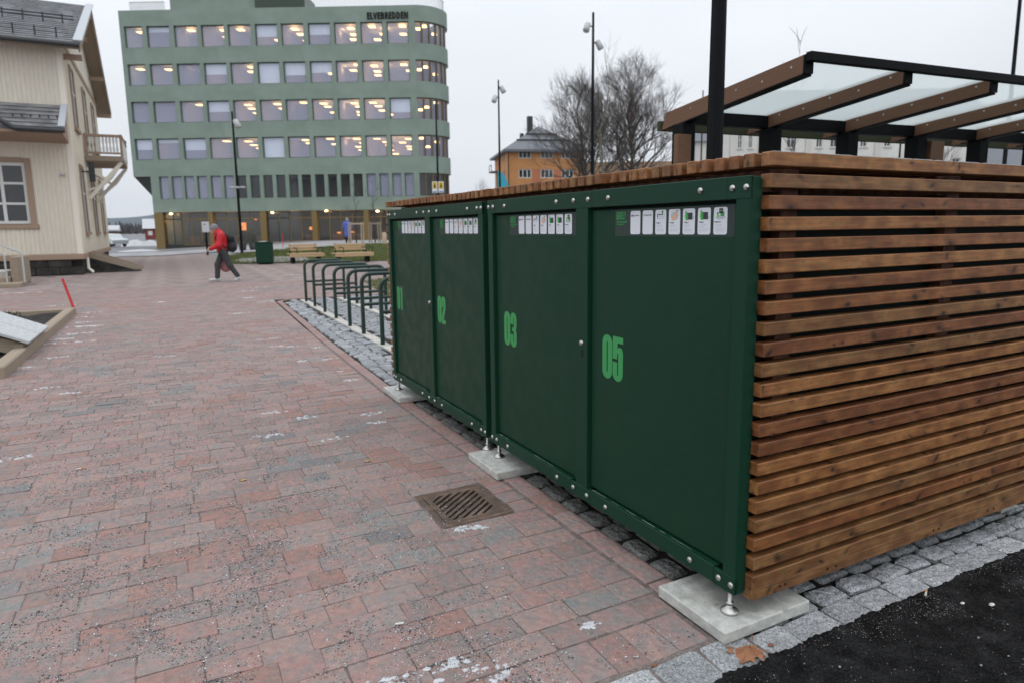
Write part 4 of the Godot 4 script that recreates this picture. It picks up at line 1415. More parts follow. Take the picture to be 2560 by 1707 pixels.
	# windows of the gable end, seen from the side
	for zc in [-2.2, -6.6, -10.6]:
		for y in [[1.55, 4.0], [5.5, 7.65]]:
			st = S()
			for b in [[y[0] - .12, y[1] + .12, -.70, -.56], [y[0] - .12, y[1] + .12, .56, .70]]:
				box(st, Vector3(0.0, b[0], zc + b[2]), Vector3(0.06, b[1], zc + b[3]))
			box(st, Vector3(0.0, y[1], zc - .56), Vector3(0.07, y[1] + .14, zc + .56))
			box(st, Vector3(0.0, y[0] - .12, zc - .72), Vector3(0.12, y[0], zc + .72))
			var o := obj("window", st, M.brown_trim, t)
			st = S()
			box(st, Vector3(-0.02, y[0], zc - .56), Vector3(0.026, y[1], zc + .56))
			obj("pane", st, M.dark_roof, o)
			st = S()
			box(st, Vector3(0.0265, y[0], zc - .04), Vector3(0.045, y[1], zc + .04))
			box(st, Vector3(0.0265, lerpf(y[0], y[1], .6), zc - .56), Vector3(0.044, lerpf(y[0], y[1], .6) + .07, zc + .56))
			obj("sash", st, M.white_paint, o)
	# small roof over the entrance
	st = S()
	gable_roof(st, -9.5, -0.03, 1.55, 5.02, 0.03, 6.0, 0.30, 0.05)
	tag(obj("porch_roof", st, M.slate, t), "", "", "", "stuff")
	st = S()
	bar(st, Vector3(-0.08, 5.08, 1.58), Vector3(-0.08, 6.06, 0.03), 0.2, 0.05)
	obj("porch_flashing", st, M.zinc, t)
	st = S()
	tube(st, [Vector3(-1.35, 4.95, 1.62), Vector3(0.02, 4.95, 1.62)], 0.08, 8)
	tube(st, [Vector3(-3.0, 5.45, 1.62), Vector3(-1.9, 5.3, 1.62), Vector3(-1.35, 4.95, 1.62)], 0.08, 8)
	tube(st, [Vector3(-2.2, 5.35, 0.95), Vector3(-0.1, 5.35, 0.95)], 0.03, 5)
	for k in 6: box(st, Vector3(-1.5 + k * .25, 5.2, 0.9), Vector3(-1.46 + k * .25, 5.52, 1.0))
	obj("porch_gutter", st, M.gutter, t)
	st = S()
	prism(st, PackedVector2Array([Vector2(0.0, 4.7), Vector2(1.5, 4.85), Vector2(1.5, 4.95), Vector2(0.0, 5.85)]), Transform3D(Basis(Vector3(0, 0, 1), Vector3.UP, Vector3(-1, 0, 0)), Vector3(-0.06, 0, 0)), 0.0, 9.0)
	obj("porch_soffit", st, M.brown_trim, t)
	# balcony on the gable end
	st = S()
	cbox(st, Vector3(0.03, 4.50, -8.0), Vector3(1.42, 4.72, -4.2), 0.02)
	var bal := obj("balcony", st, M.tan_boards, t)
	st = S()
	for p in [[0.06, -4.25], [1.34, -4.25], [1.34, -7.9], [0.06, -7.9]]:
		box(st, Vector3(p[0], 4.72, p[1] - .08), Vector3(p[0] + .1, 5.62, p[1] + .04))
	box(st, Vector3(0.05, 5.50, -4.32), Vector3(1.45, 5.60, -4.18))
	box(st, Vector3(1.32, 5.50, -7.99), Vector3(1.46, 5.60, -4.325))
	box(st, Vector3(0.05, 4.80, -4.30), Vector3(1.43, 4.87, -4.2))
	obj("hand_rail", st, M.brown_trim, bal)
	st = S()
	for k in 9: lathe(st, [Vector2(.035, 4.87), Vector2(.05, 5.02), Vector2(.028, 5.18), Vector2(.05, 5.34), Vector2(.035, 5.50)], Transform3D(Basis.IDENTITY, Vector3(0.24 + k * 0.125, 0, -4.25)), 6)
	for k in 26: lathe(st, [Vector2(.035, 4.72), Vector2(.05, 5.0), Vector2(.028, 5.18), Vector2(.05, 5.34), Vector2(.035, 5.50)], Transform3D(Basis.IDENTITY, Vector3(1.39, 0, -4.42 - k * 0.135)), 6)
	obj("baluster", st, M.white_paint, bal)
	for zz in [-4.35, -7.8]:
		st = S()
		bar(st, Vector3(0.05, 2.95, zz), Vector3(1.35, 4.48, zz), 0.12, 0.14)
		bar(st, Vector3(0.05, 4.2, zz), Vector3(0.75, 3.75, zz), 0.10, 0.10)
		tube(st, [Vector3(0.06, 3.3, zz), Vector3(0.5, 3.45, zz), Vector3(0.9, 3.8, zz), Vector3(1.3, 4.4, zz)], 0.05, 6)
		obj("bracket", st, M.cream_trim, bal)
	st = S()
	ball(st, Vector3(1.39, 5.72, -7.95), Vector3(.08, .12, .08))
	obj("post_knob", st, M.gutter, bal)
	# wall bits
	st = S()
	ball(st, Vector3(-0.36, 3.60, 0.10), Vector3(.07, .06, .09))
	obj("wall_camera", st, M.lamp_head, t)
	st = S()
	tube(st, [Vector3(0.10, 0.2, -0.35), Vector3(0.10, 0.6, -0.35)], 0.05, 8)
	tube(st, [Vector3(0.10, 0.2, -0.35), Vector3(0.25, 0.05, -0.3)], 0.05, 8)
	obj("downpipe", st, M.cream_trim, t)
	st = S()
	box(st, Vector3(0.05, 3.85, -2.0), Vector3(0.5, 3.9, -1.95))
	box(st, Vector3(0.3, 3.5, -2.05), Vector3(0.5, 4.25, -1.9))
	obj("bracket_sign", st, M.gutter, t)

	# cellar stair walls running out from the gable end
	var ramp := thing("cellar_stair", "sloping brown capped stone side walls of a cellar stair beside the cream house", "stair wall", Vector3(-4.45, 0, -29.0))
	for zz in [0.0, -1.5]:
		st = S()
		prism(st, PackedVector2Array([Vector2(0.02, -0.05), Vector2(1.62, -0.05), Vector2(1.62, 0.03), Vector2(0.02, 0.55)]), Transform3D(Basis.IDENTITY, Vector3(0, 0, zz)), -0.1, 0.1)
		obj("stone_side", st, M.plinth_stone, ramp)
		st = S()
		prism(st, PackedVector2Array([Vector2(0.0, 0.55), Vector2(1.6, 0.0), Vector2(1.74, 0.0), Vector2(1.74, 0.11), Vector2(0.0, 0.79)]), Transform3D(Basis.IDENTITY, Vector3(0, 0, zz)), -0.13, 0.13)
		obj("cap_board", st, M.tan_boards, ramp)
	st = S()
	box(st, Vector3(-0.05, -0.05, 0.18), Vector3(1.7, 0.05, 0.42))
	obj("stone_kerb", st, M.plinth_stone, ramp)

	# entrance steps and rails
	var step := thing("entrance_steps", "stone entrance steps with a cheek wall beside the cream house", "steps", Vector3(-5.8, 0, -22.3))
	for b in [[-0.35, 0.0, -0.6, 0.22, 0.11, 0.5], [-0.9, 0.0, -1.2, -0.1, 0.26, 0.0], [-1.2, 0.0, -1.6, -0.25, 0.42, -0.4]]:
		st = S()
		cbox(st, Vector3(b[0], b[1] - .03, b[2]), Vector3(b[3], b[4], b[5]), 0.02)
		obj("step", st, M.concrete_strip if b[4] > .3 else M.tan_boards, step)
	st = S()
	cbox(st, Vector3(-0.08, 0.0, -1.9), Vector3(0.13, 0.84, -0.1), 0.02)
	obj("cheek_wall", st, M.tan_boards, step)
	var rail := thing("hand_rail", "grey tube handrail on the entrance steps by the cream house", "handrail", Vector3(-5.8, 0, -22.3))
	for k in 2:
		st = S()
		var dx := -0.42 * k; var dy := 0.05 * k
		tube(st, [Vector3(-1.1 + dx, 1.62 - dy, 0.05), Vector3(0.24 + dx, 0.97 - dy, 0.05), Vector3(0.26 + dx, 0.93 - dy, 0.05), Vector3(0.26 + dx, 0.1, 0.05)], 0.025, 8)
		tube(st, [Vector3(-0.75 + dx, 1.45 - dy, 0.05), Vector3(-0.75 + dx, 0.2, 0.05)], 0.02, 8)
		obj("rail_tube", st, M.lamp_head, rail)

	# planting bed with timber edge and sloping board covers
	var bed := thing("planting_bed", "timber edged soil bed in the brick paving in front of the cream house", "planting bed", Vector3(-3.45, 0, -13.1))
	st = S()
	cbox(st, Vector3(-0.08, -0.05, 0.0), Vector3(0.07, 0.13, 6.2), 0.015)
	obj("timber_edge", st, M.tan_boards, bed)
	st = S()
	cbox(st, Vector3(-3.2, -0.05, -0.14), Vector3(0.07, 0.11, -0.002), 0.015)
	obj("timber_edge", st, M.tan_boards, bed)
	st = S()
	var so := S()
	var sn := noise(91, 1.6, 3)
	for i in 16:
		for j in 30:
			var p := []
			for k in [[0, 0], [0, 1], [1, 1], [1, 0]]:
				var xx = -3.2 + 3.12 * (i + k[0]) / 16.0; var zz = 0.0 + 6.1 * (j + k[1]) / 30.0
				p.append(Vector3(xx, 0.04 + 0.06 * sn.get_noise_2d(xx, zz), zz))
			quad(so, p[0], p[1], p[2], p[3])
	obj("soil", so, M.soil, bed)
	var leaves := S()
	for k in 260:
		var c := Vector3(rng.randfn(-0.95, 0.10), 0.08, rng.randfn(0.75, 0.14))
		var a := rng.randf() * TAU
		leaves.set_color(Color(.03, .055, .02))
		tri(leaves, c, c + Vector3(cos(a) * .05, .05, sin(a) * .05), c + Vector3(cos(a + .4) * .06, .10, sin(a + .4) * .06))
	tag(obj("green_plant", leaves, M.grass, bed), "", "", "", "stuff")
	var cover := thing("board_cover", "pair of sloping grey board covers propped on the timber edge of the bed", "wooden cover", Vector3(-3.36, 0.0, -8.9))
	for s in [[-0.76, -0.02], [0.02, 0.74]]:
		st = S()
		var tt := Transform3D(Basis(Vector3(0, 0, 1), 0).rotated(Vector3(0, 0, 1), -0.43), Vector3(0, 0.20, 0))
		cbox(st, Vector3(-2.4, -0.025, s[0]), Vector3(0.02, 0.015, s[1]), 0.006, tt)
		obj("board", st, M.grey_boards, cover)
	st = S()
	for zz in [0.60, -0.62]:
		bar(st, Vector3(-2.2, 0.95, zz), Vector3(-0.1, 0.10, zz), 0.09, 0.16)
	box(st, Vector3(-0.16, 0.06, -0.7), Vector3(-0.06, 0.17, 0.68))
	obj("support_beam", st, M.tan_boards, cover)

# ---------------------------------------------------------------- buildings far off
func build_far_buildings() -> void:
	# hip roofed orange house
	var t := thing("orange_house", "orange three storey house with dark hip roof and white windows beyond the lockers", "house", Vector3(47.35, 0, -94.4), deg_to_rad(-17.0))
	var st := S()
	var W := 12.4; var Dp := 13.0; var E := 13.75
	var wins := [[1.75, 3.85], [5.35, 7.45], [8.75, 10.85]]
	var rows := [[12.4, 13.55], [9.35, 10.75], [6.3, 7.7]]
	var y := 0.0
	for r in [rows[2], rows[1], rows[0]]:
		box(st, Vector3(0, y, -0.3), Vector3(W, r[0], 0))
		var x := 0.0
		for w in wins:
			box(st, Vector3(x, r[0], -0.3), Vector3(w[0], r[1], -0.002))
			x = w[1]
		box(st, Vector3(x, r[0], -0.3), Vector3(W, r[1], -0.002))
		y = r[1]
	box(st, Vector3(0, y, -0.3), Vector3(W, E, 0))
	box(st, Vector3(0.0, 0, -Dp), Vector3(0.3, E, -0.302))
	box(st, Vector3(W - .3, 0, -Dp), Vector3(W, E, -0.302))
	obj("wall", st, M.orange_wall, t)
	for x in [4.0, 7.6]:
		st = S()
		box(st, Vector3(x, 8.6, -0.1), Vector3(x + 1.2, 10.78, 0.02))
		obj("red_panel", st, M.orange_red, t)
	st = S()
	box(st, Vector3(0.35, 0, -2.2), Vector3(W - .35, E, -2.0))
	obj("dark_room", st, M.room_dark, t)
	for r in rows:
		for w in wins: window_unit(t, w[0], w[1], r[0], r[1], -0.2, 0.14, M.white_paint, M.dark_glass, 2)
	for zz in [-4.0, -8.5]:
		for r in rows:
			st = S()
			box(st, Vector3(-0.06, r[0], zz), Vector3(-0.002, r[1], zz + 1.2))
			obj("window", st, M.dark_roof, t)
	st = S()
	var ov := 0.8
	var ea := Vector3(-ov, E, ov); var eb := Vector3(W + ov, E, ov); var ec := Vector3(W + ov, E, -Dp - ov); var ed := Vector3(-ov, E, -Dp - ov)
	var r0 := Vector3(W / 2, E + 4.5, -Dp / 2 + 1.0); var r1 := Vector3(W / 2, E + 4.5, -Dp / 2 - 1.0)
	tri(st, ea, eb, r0); quad(st, eb, ec, r1, r0); tri(st, ec, ed, r1); quad(st, ed, ea, r0, r1)
	box(st, Vector3(-ov, E - 0.35, -Dp - ov), Vector3(W + ov, E - 0.002, ov))
	var hip := obj("roof", st, M.dark_roof, t)
	st = S()
	for k in [[0.36, 0.40], [0.62, 0.64]]:
		var p := ea.lerp(r0, k[0]); var q := eb.lerp(r0, k[0])
		bar(st, p + Vector3(0, .1, .05), q + Vector3(0, .1, .05), 0.08, 0.22)
	obj("snow_guard", st, M.gutter, hip)
	st = S()
	box(st, Vector3(W / 2 - 1.6, E + 2.6, -Dp / 2 - .6), Vector3(W / 2 - .75, E + 6.2, -Dp / 2 + .3))
	box(st, Vector3(W / 2 - 2.9, E + 2.0, -Dp / 2 - .2), Vector3(W / 2 - 2.3, E + 3.4, -Dp / 2 + .3))
	obj("chimney", st, M.gutter, hip)
	st = S()
	box(st, Vector3(-1.3, 11.0, -11.6), Vector3(-.02, 11.2, -9.0))
	for zz in [-11.6, -9.1]: box(st, Vector3(-1.3, 11.2, zz), Vector3(-1.2, 12.2, zz + .1))
	box(st, Vector3(-1.3, 12.15, -11.6), Vector3(-1.2, 12.25, -9.0))
	obj("balcony", st, M.gutter, t)
	st = S()
	for k in [[0.0, 0.03], [W - .2, 0.03]]: tube(st, [Vector3(k[0] + .1, 0, .08), Vector3(k[0] + .1, E - .4, .08)], .08, 6)
	obj("downpipe", st, M.gutter, t)

	# pale civic building behind the shelter
	t = thing("cream_building", "long cream plastered building with tall windows and pilasters behind the glass shelter", "building", Vector3(60.05, 0, -59.27), deg_to_rad(-27.4))
	wins = [[.55, 1.05], [1.85, 2.3], [6.5, 7.45], [10.05, 10.75], [11.75, 12.6], [15.35, 16.15], [18.25, 19.05], [22.4, 23.3], [26.65, 27.6]]
	st = S()
	box(st, Vector3(0, 0, -0.4), Vector3(30.2, 7.2, 0))
	box(st, Vector3(0, 9.2, -0.4), Vector3(30.2, 10.7, 0))
	box(st, Vector3(0, 12.65, -0.4), Vector3(30.2, 14.2, 0))
	for r in [[7.2, 9.2], [10.7, 12.65]]:
		var x := 0.0
		for w in wins:
			box(st, Vector3(x, r[0], -0.4), Vector3(w[0], r[1], -0.002))
			x = w[1]
		box(st, Vector3(x, r[0], -0.4), Vector3(30.2, r[1], -0.002))
	box(st, Vector3(-4.4, 0, -6.0), Vector3(-2.0, 11.6, -0.6))
	box(st, Vector3(29.8, 0, -12), Vector3(30.2, 14.2, -0.41))
	prism(st, PackedVector2Array([Vector2(-2.0, 0), Vector2(-.002, 0), Vector2(-.002, 13.0), Vector2(-.45, 13.6), Vector2(-1.0, 13.9), Vector2(-1.55, 13.6), Vector2(-2.0, 13.0)]), Transform3D.IDENTITY, -0.5, 0.25)
	obj("wall", st, M.cream_plaster, t)
	st = S()
	for p in [[8.7, 9.35], [17.05, 17.75], [29.1, 30.2], [3.0, 3.6], [24.6, 25.2]]: box(st, Vector3(p[0], 0, 0.002), Vector3(p[1], 14.2, 0.16))
	box(st, Vector3(0.0, 14.2, -0.5), Vector3(30.6, 14.5, 0.5))
	for w in wins:
		for r in [7.2, 10.7]: box(st, Vector3(w[0] - .1, r - .16, 0.0), Vector3(w[1] + .1, r - .01, 0.14))
	obj("pilaster", st, M.plaster_trim, t)
	st = S()
	for k in 13:
		var aa := PI * k / 12.0; var bb := PI * (k + 1) / 12.0
		if k < 12: bar(st, Vector3(-1.0 + .55 * cos(aa), 12.2 + .55 * sin(aa), .28), Vector3(-1.0 + .55 * cos(bb), 12.2 + .55 * sin(bb), .28), .12, .12)
	box(st, Vector3(-1.6, 9.5, .252), Vector3(-1.48, 12.2, .33)); box(st, Vector3(-.52, 9.5, .252), Vector3(-.40, 12.2, .33))
	obj("niche_moulding", st, M.plaster_trim, t)
	st = S()
	prism(st, PackedVector2Array([Vector2(0.7, 14.5), Vector2(-6, 18.5), Vector2(-12, 14.5)]), Transform3D(Basis(Vector3(0, 0, 1), Vector3.UP, Vector3(-1, 0, 0)), Vector3(30.7, 0, 0)), 0.0, 30.8)
	prism(st, PackedVector2Array([Vector2(-0.2, 11.6), Vector2(-3.2, 13.4), Vector2(-6.4, 11.6)]), Transform3D(Basis(Vector3(0, 0, 1), Vector3.UP, Vector3(-1, 0, 0)), Vector3(-2.0, 0, 0)), 0.0, 2.9)
	obj("roof", st, M.dark_roof, t)
	st = S()
	box(st, Vector3(0.2, 0, -2.4), Vector3(29.6, 14.0, -2.2))
	obj("dark_room", st, M.room_dark, t)
	for i in wins.size():
		for r in [[7.2, 9.2], [10.7, 12.65]]:
			var w := window_unit(t, wins[i][0], wins[i][1], r[0], r[1], -0.25, 0.07, M.white_paint, M.dark_glass, 1, 1)
			if r[0] > 10 and i in [5, 6, 8]:
				st = S()
				box(st, Vector3(wins[i][0], r[0], -0.8), Vector3(wins[i][1], r[0] + (1.7 if i != 8 else 1.2), -0.75))
				obj("curtain", st, M.orange_wall, w)
				if i == 8:
					st = S()
					ball(st, Vector3((wins[i][0] + wins[i][1]) / 2, r[1] - .35, -0.6), Vector3(.3, .14, .2), 4, 8)
					obj("lit_lamp", st, M.spot_lamp, w)
	var gh := thing("grey_house", "dark grey slate roofed house at the right end of the cream building", "house", Vector3(95.0, 0, -50.0), deg_to_rad(-27.4))
	st = S()
	box(st, Vector3(0, 0, -8), Vector3(9, 8.0, 0))
	obj("wall", st, M.cream_plaster, gh)
	st = S()
	prism(st, PackedVector2Array([Vector2(0.5, 8.0), Vector2(-4, 12.0), Vector2(-8.5, 8.0)]), Transform3D(Basis(Vector3(0, 0, 1), Vector3.UP, Vector3(-1, 0, 0)), Vector3(9.3, 0, 0)), 0.0, 9.6)
	obj("roof", st, M.dark_roof, gh)
	var br := thing("brown_roofed_house", "low dark house with a long brown roof behind the bare trees", "house", Vector3(66.0, 0, -104.0), deg_to_rad(-27.4))
	st = S()
	box(st, Vector3(0, 0, -9), Vector3(24, 10.4, 0))
	obj("wall", st, M.shed_brown, br)
	st = S()
	prism(st, PackedVector2Array([Vector2(0.8, 10.4), Vector2(-4.5, 13.7), Vector2(-9.8, 10.4)]), Transform3D(Basis(Vector3(0, 0, 1), Vector3.UP, Vector3(-1, 0, 0)), Vector3(24.5, 0, 0)), 0.0, 25.0)
	obj("roof", st, M.shed_brown, br)

	# street on the far left: parked cars, snow, sheds, hill
	for p in [[-7.2, -84.0, "white parked car beside the far end of the cream house"], [-8.6, -90.5, "pale parked van behind the white car down the street"]]:
		var car := thing("parked_car", p[2], "car", Vector3(p[0], 0.0, p[1]), deg_to_rad(-60), "cars parked down the street")
		st = S()
		var body := PackedVector2Array([Vector2(-2.1, .3), Vector2(2.1, .3), Vector2(2.15, .7), Vector2(1.9, .85), Vector2(1.1, .92), Vector2(.55, 1.38), Vector2(-1.3, 1.42), Vector2(-1.95, .95), Vector2(-2.15, .8)])
		prism(st, body, Transform3D.IDENTITY, -0.85, 0.85)
		obj("body", st, M.car_white, car)
		st = S()
		prism(st, PackedVector2Array([Vector2(.95, .94), Vector2(.5, 1.32), Vector2(-1.25, 1.35), Vector2(-1.7, .96)]), Transform3D.IDENTITY, -0.855, 0.855)
		obj("window", st, M.gutter, car)
		for k in [[-1.3, -.87], [1.35, -.87], [-1.3, .69], [1.35, .69]]:
			st = S()
			tube(st, [Vector3(k[0], .31, k[1]), Vector3(k[0], .31, k[1] + .18)], .31, 12)
			obj("wheel", st, M.tyre, car)
	var sn := noise(66, 0.35, 3)
	st = S()
	for i in 24:
		for j in 10:
			var p := []
			for k in [[0, 0], [0, 1], [1, 1], [1, 0]]:
				var u = (i + k[0]) / 24.0; var v = (j + k[1]) / 10.0
				var xx := lerpf(-6.4, -2.2, u); var zz := lerpf(-86.0, -92.0, v)
				p.append(Vector3(xx, -0.1 + sin(PI * v) * (0.35 + 0.55 * sin(PI * u)) * (0.8 + 0.5 * sn.get_noise_2d(xx * 2, zz)), zz))
			quad(st, p[0], p[1], p[2], p[3])
	tag(obj("snow_bank", st, M.snow), "heap of ploughed snow left of the green office block", "snow bank")
	st = S()
	for i in 20:
		for j in 6:
			var p := []
			for k in [[0, 0], [0, 1], [1, 1], [1, 0]]:
				var u = (i + k[0]) / 20.0; var v = (j + k[1]) / 6.0
				var xx := lerpf(-5.6, -1.9, u); var zz := lerpf(-61.0, -63.5, v)
				p.append(Vector3(xx, -0.1 + sin(PI * v) * 0.22 * (sin(PI * u) + .3 * sn.get_noise_2d(xx * 3, zz)), zz))
			quad(st, p[0], p[1], p[2], p[3])
	tag(obj("snow_bank", st, M.snow), "low strip of snow by the left corner of the green office block", "snow bank")
	var sh := thing("shed", "brown wooden shed with a snowy roof down the street", "shed", Vector3(-9.3, 0, -110))
	st = S(); box(st, Vector3(-1, 0, -3), Vector3(1.4, 1.75, 0)); obj("wall", st, M.shed_brown, sh)
	st = S(); prism(st, PackedVector2Array([Vector2(0.4, 1.75), Vector2(0.4, 1.95), Vector2(-1.5, 2.6), Vector2(-3.4, 1.95), Vector2(-3.4, 1.75)]), Transform3D(Basis(Vector3(0, 0, 1), Vector3.UP, Vector3(-1, 0, 0)), Vector3(1.7, 0, 0)), 0.0, 3.0); obj("snowy_roof", st, M.snow, sh)
	var rh := thing("red_house", "small dark red wooden house with a snowy roof far down the street", "house", Vector3(-5.6, 0, -160))
	st = S(); box(st, Vector3(0, 0, -6), Vector3(5.0, 2.3, 0)); obj("wall", st, M.barn_red, rh)
	st = S(); prism(st, PackedVector2Array([Vector2(0.5, 2.3), Vector2(-3, 4.4), Vector2(-6.5, 2.3)]), Transform3D(Basis(Vector3(0, 0, 1), Vector3.UP, Vector3(-1, 0, 0)), Vector3(5.4, 0, 0)), 0.0, 5.8); obj("snowy_roof", st, M.snow, rh)
	st = S(); box(st, Vector3(0.6, .9, 0.0), Vector3(1.4, 1.8, 0.05)); obj("window", st, M.white_paint, rh)
	st = S()
	var hn := noise(77, 0.0016, 4)
	var fine := noise(78, 0.02, 3)
	var prev := []
	for i in 121:
		var xx := lerpf(-2600.0, 3000.0, i / 120.0)
		var h := 58.0 + 34.0 * hn.get_noise_1d(xx) + 0.02 * absf(xx) + 3.0 * fine.get_noise_1d(xx) + clampf((xx + 200) * 0.09, -10, 30)
		var cur := [Vector3(xx, -2, -2300), Vector3(xx, h * .55, -2600), Vector3(xx, h, -2900), Vector3(xx, h * .9, -3300)]
		if i:
			for k in 3: quad(st, prev[k], cur[k], cur[k + 1], prev[k + 1])
		prev = cur
	structure("hills", st, M.hill_forest)
	var tl := S()
	for k in 900:
		var c := Vector3(rng.randf_range(-60, 20), 0, rng.randf_range(-330, -400))
		var hh := rng.randf_range(2.5, 7.0)
		for j in 3:
			var aa := rng.randf() * TAU
			var w := rng.randf_range(.3, .9)
			tri(tl, c + Vector3(cos(aa) * -w, hh * .3, sin(aa) * -w), c + Vector3(cos(aa) * w, hh * .35, sin(aa) * w), c + Vector3(rng.randf_range(-.6, .6), hh, 0))
	tag(obj("treeline", tl, M.far_wood), "", "", "", "stuff")

# ---------------------------------------------------------------- glass roofed shelter
func build_shelter() -> void:
	var t := thing("bicycle_shelter", "shelter with brown rafters, black posts and a frosted glass roof behind the lockers", "shelter", Vector3(3.0, 0, -2.27), deg_to_rad(-4.8))
	var n := 8
	var sp := 1.165
	var sl := (2.86 - 2.70) / 1.86
	for i in n:
		var x := i * sp
		var st := S()
		var prof := PackedVector2Array([Vector2(0.02, 2.862), Vector2(-1.86, 2.700), Vector2(-1.935, 2.53), Vector2(-1.80, 2.545), Vector2(0.0, 2.715)])
		var tt := Transform3D(Basis(Vector3(0, 0, 1), Vector3.UP, Vector3(-1, 0, 0)), Vector3(x + 0.045, 0, 0))
		prism(st, prof, tt, 0.0, 0.09)
		var raf := obj("rafter", st, M.brown_beam, t)
		st = S()
		box(st, Vector3(x - 0.046, 2.714, 0.004), Vector3(x + 0.046, 2.858, 0.024))
		prism(st, PackedVector2Array([Vector2(0.004, 2.713), Vector2(-1.80, 2.543), Vector2(-1.80, 2.530), Vector2(0.004, 2.700)]), Transform3D(Basis(Vector3(0, 0, 1), Vector3.UP, Vector3(-1, 0, 0)), Vector3(x + 0.05, 0, 0)), 0.0, 0.10)
		obj("end_cap", st, M.black_paint, raf)
		st = S()
		for k in 5:
			var zz := -0.12 - 0.33 * k
			var yy := 2.80 + zz * sl - 0.02 * (k % 2)
			for s in [-1, 1]:
				box(st, Vector3(x + s * 0.047 - .002, yy - .008, zz - .008), Vector3(x + s * 0.047 + .002, yy + .008, zz + .008))
		obj("screw", st, M.steel, raf)
		st = S()
		cbox(st, Vector3(x - 0.09, 0.0, -1.69), Vector3(x + 0.075, 2.548, -1.51), 0.006)
		obj("post", st, M.black_paint, t)
		if i < n - 1:
			st = S()
			prism(st, PackedVector2Array([Vector2(-0.02, 2.838), Vector2(-1.62, 2.70), Vector2(-1.62, 2.69), Vector2(-0.02, 2.828)]), Transform3D(Basis(Vector3(0, 0, 1), Vector3.UP, Vector3(-1, 0, 0)), Vector3(x + sp - 0.05, 0, 0)), 0.0, sp - 0.10)
			obj("glass_pane", st, M.frosted_glass, t)
	var st := S()
	cbox(st, Vector3(-0.05, 2.80, 0.03), Vector3(n * sp - 1.0, 2.873, 0.09), 0.004)
	obj("ridge_beam", st, M.black_paint, t)
	st = S()
	cbox(st, Vector3(-0.02, 2.555, -1.70), Vector3(n * sp - 1.0, 2.688, -1.60), 0.004)
	obj("gutter_beam", st, M.black_paint, t)
	st = S()
	cbox(st, Vector3(-0.05, 2.53, -2.02), Vector3(n * sp - 1.0, 2.63, -1.96), 0.004)
	obj("mossy_fascia", st, M.moss_board, t)
	for p in [[-0.16, 0.01], [3.62, 3.86]]:
		st = S()
		cbox(st, Vector3(p[0], 0.3, -1.56), Vector3(p[1], 2.43 if p[0] < 0 else 2.50, -1.49), 0.004)
		obj("brown_panel", st, M.brown_beam, t)

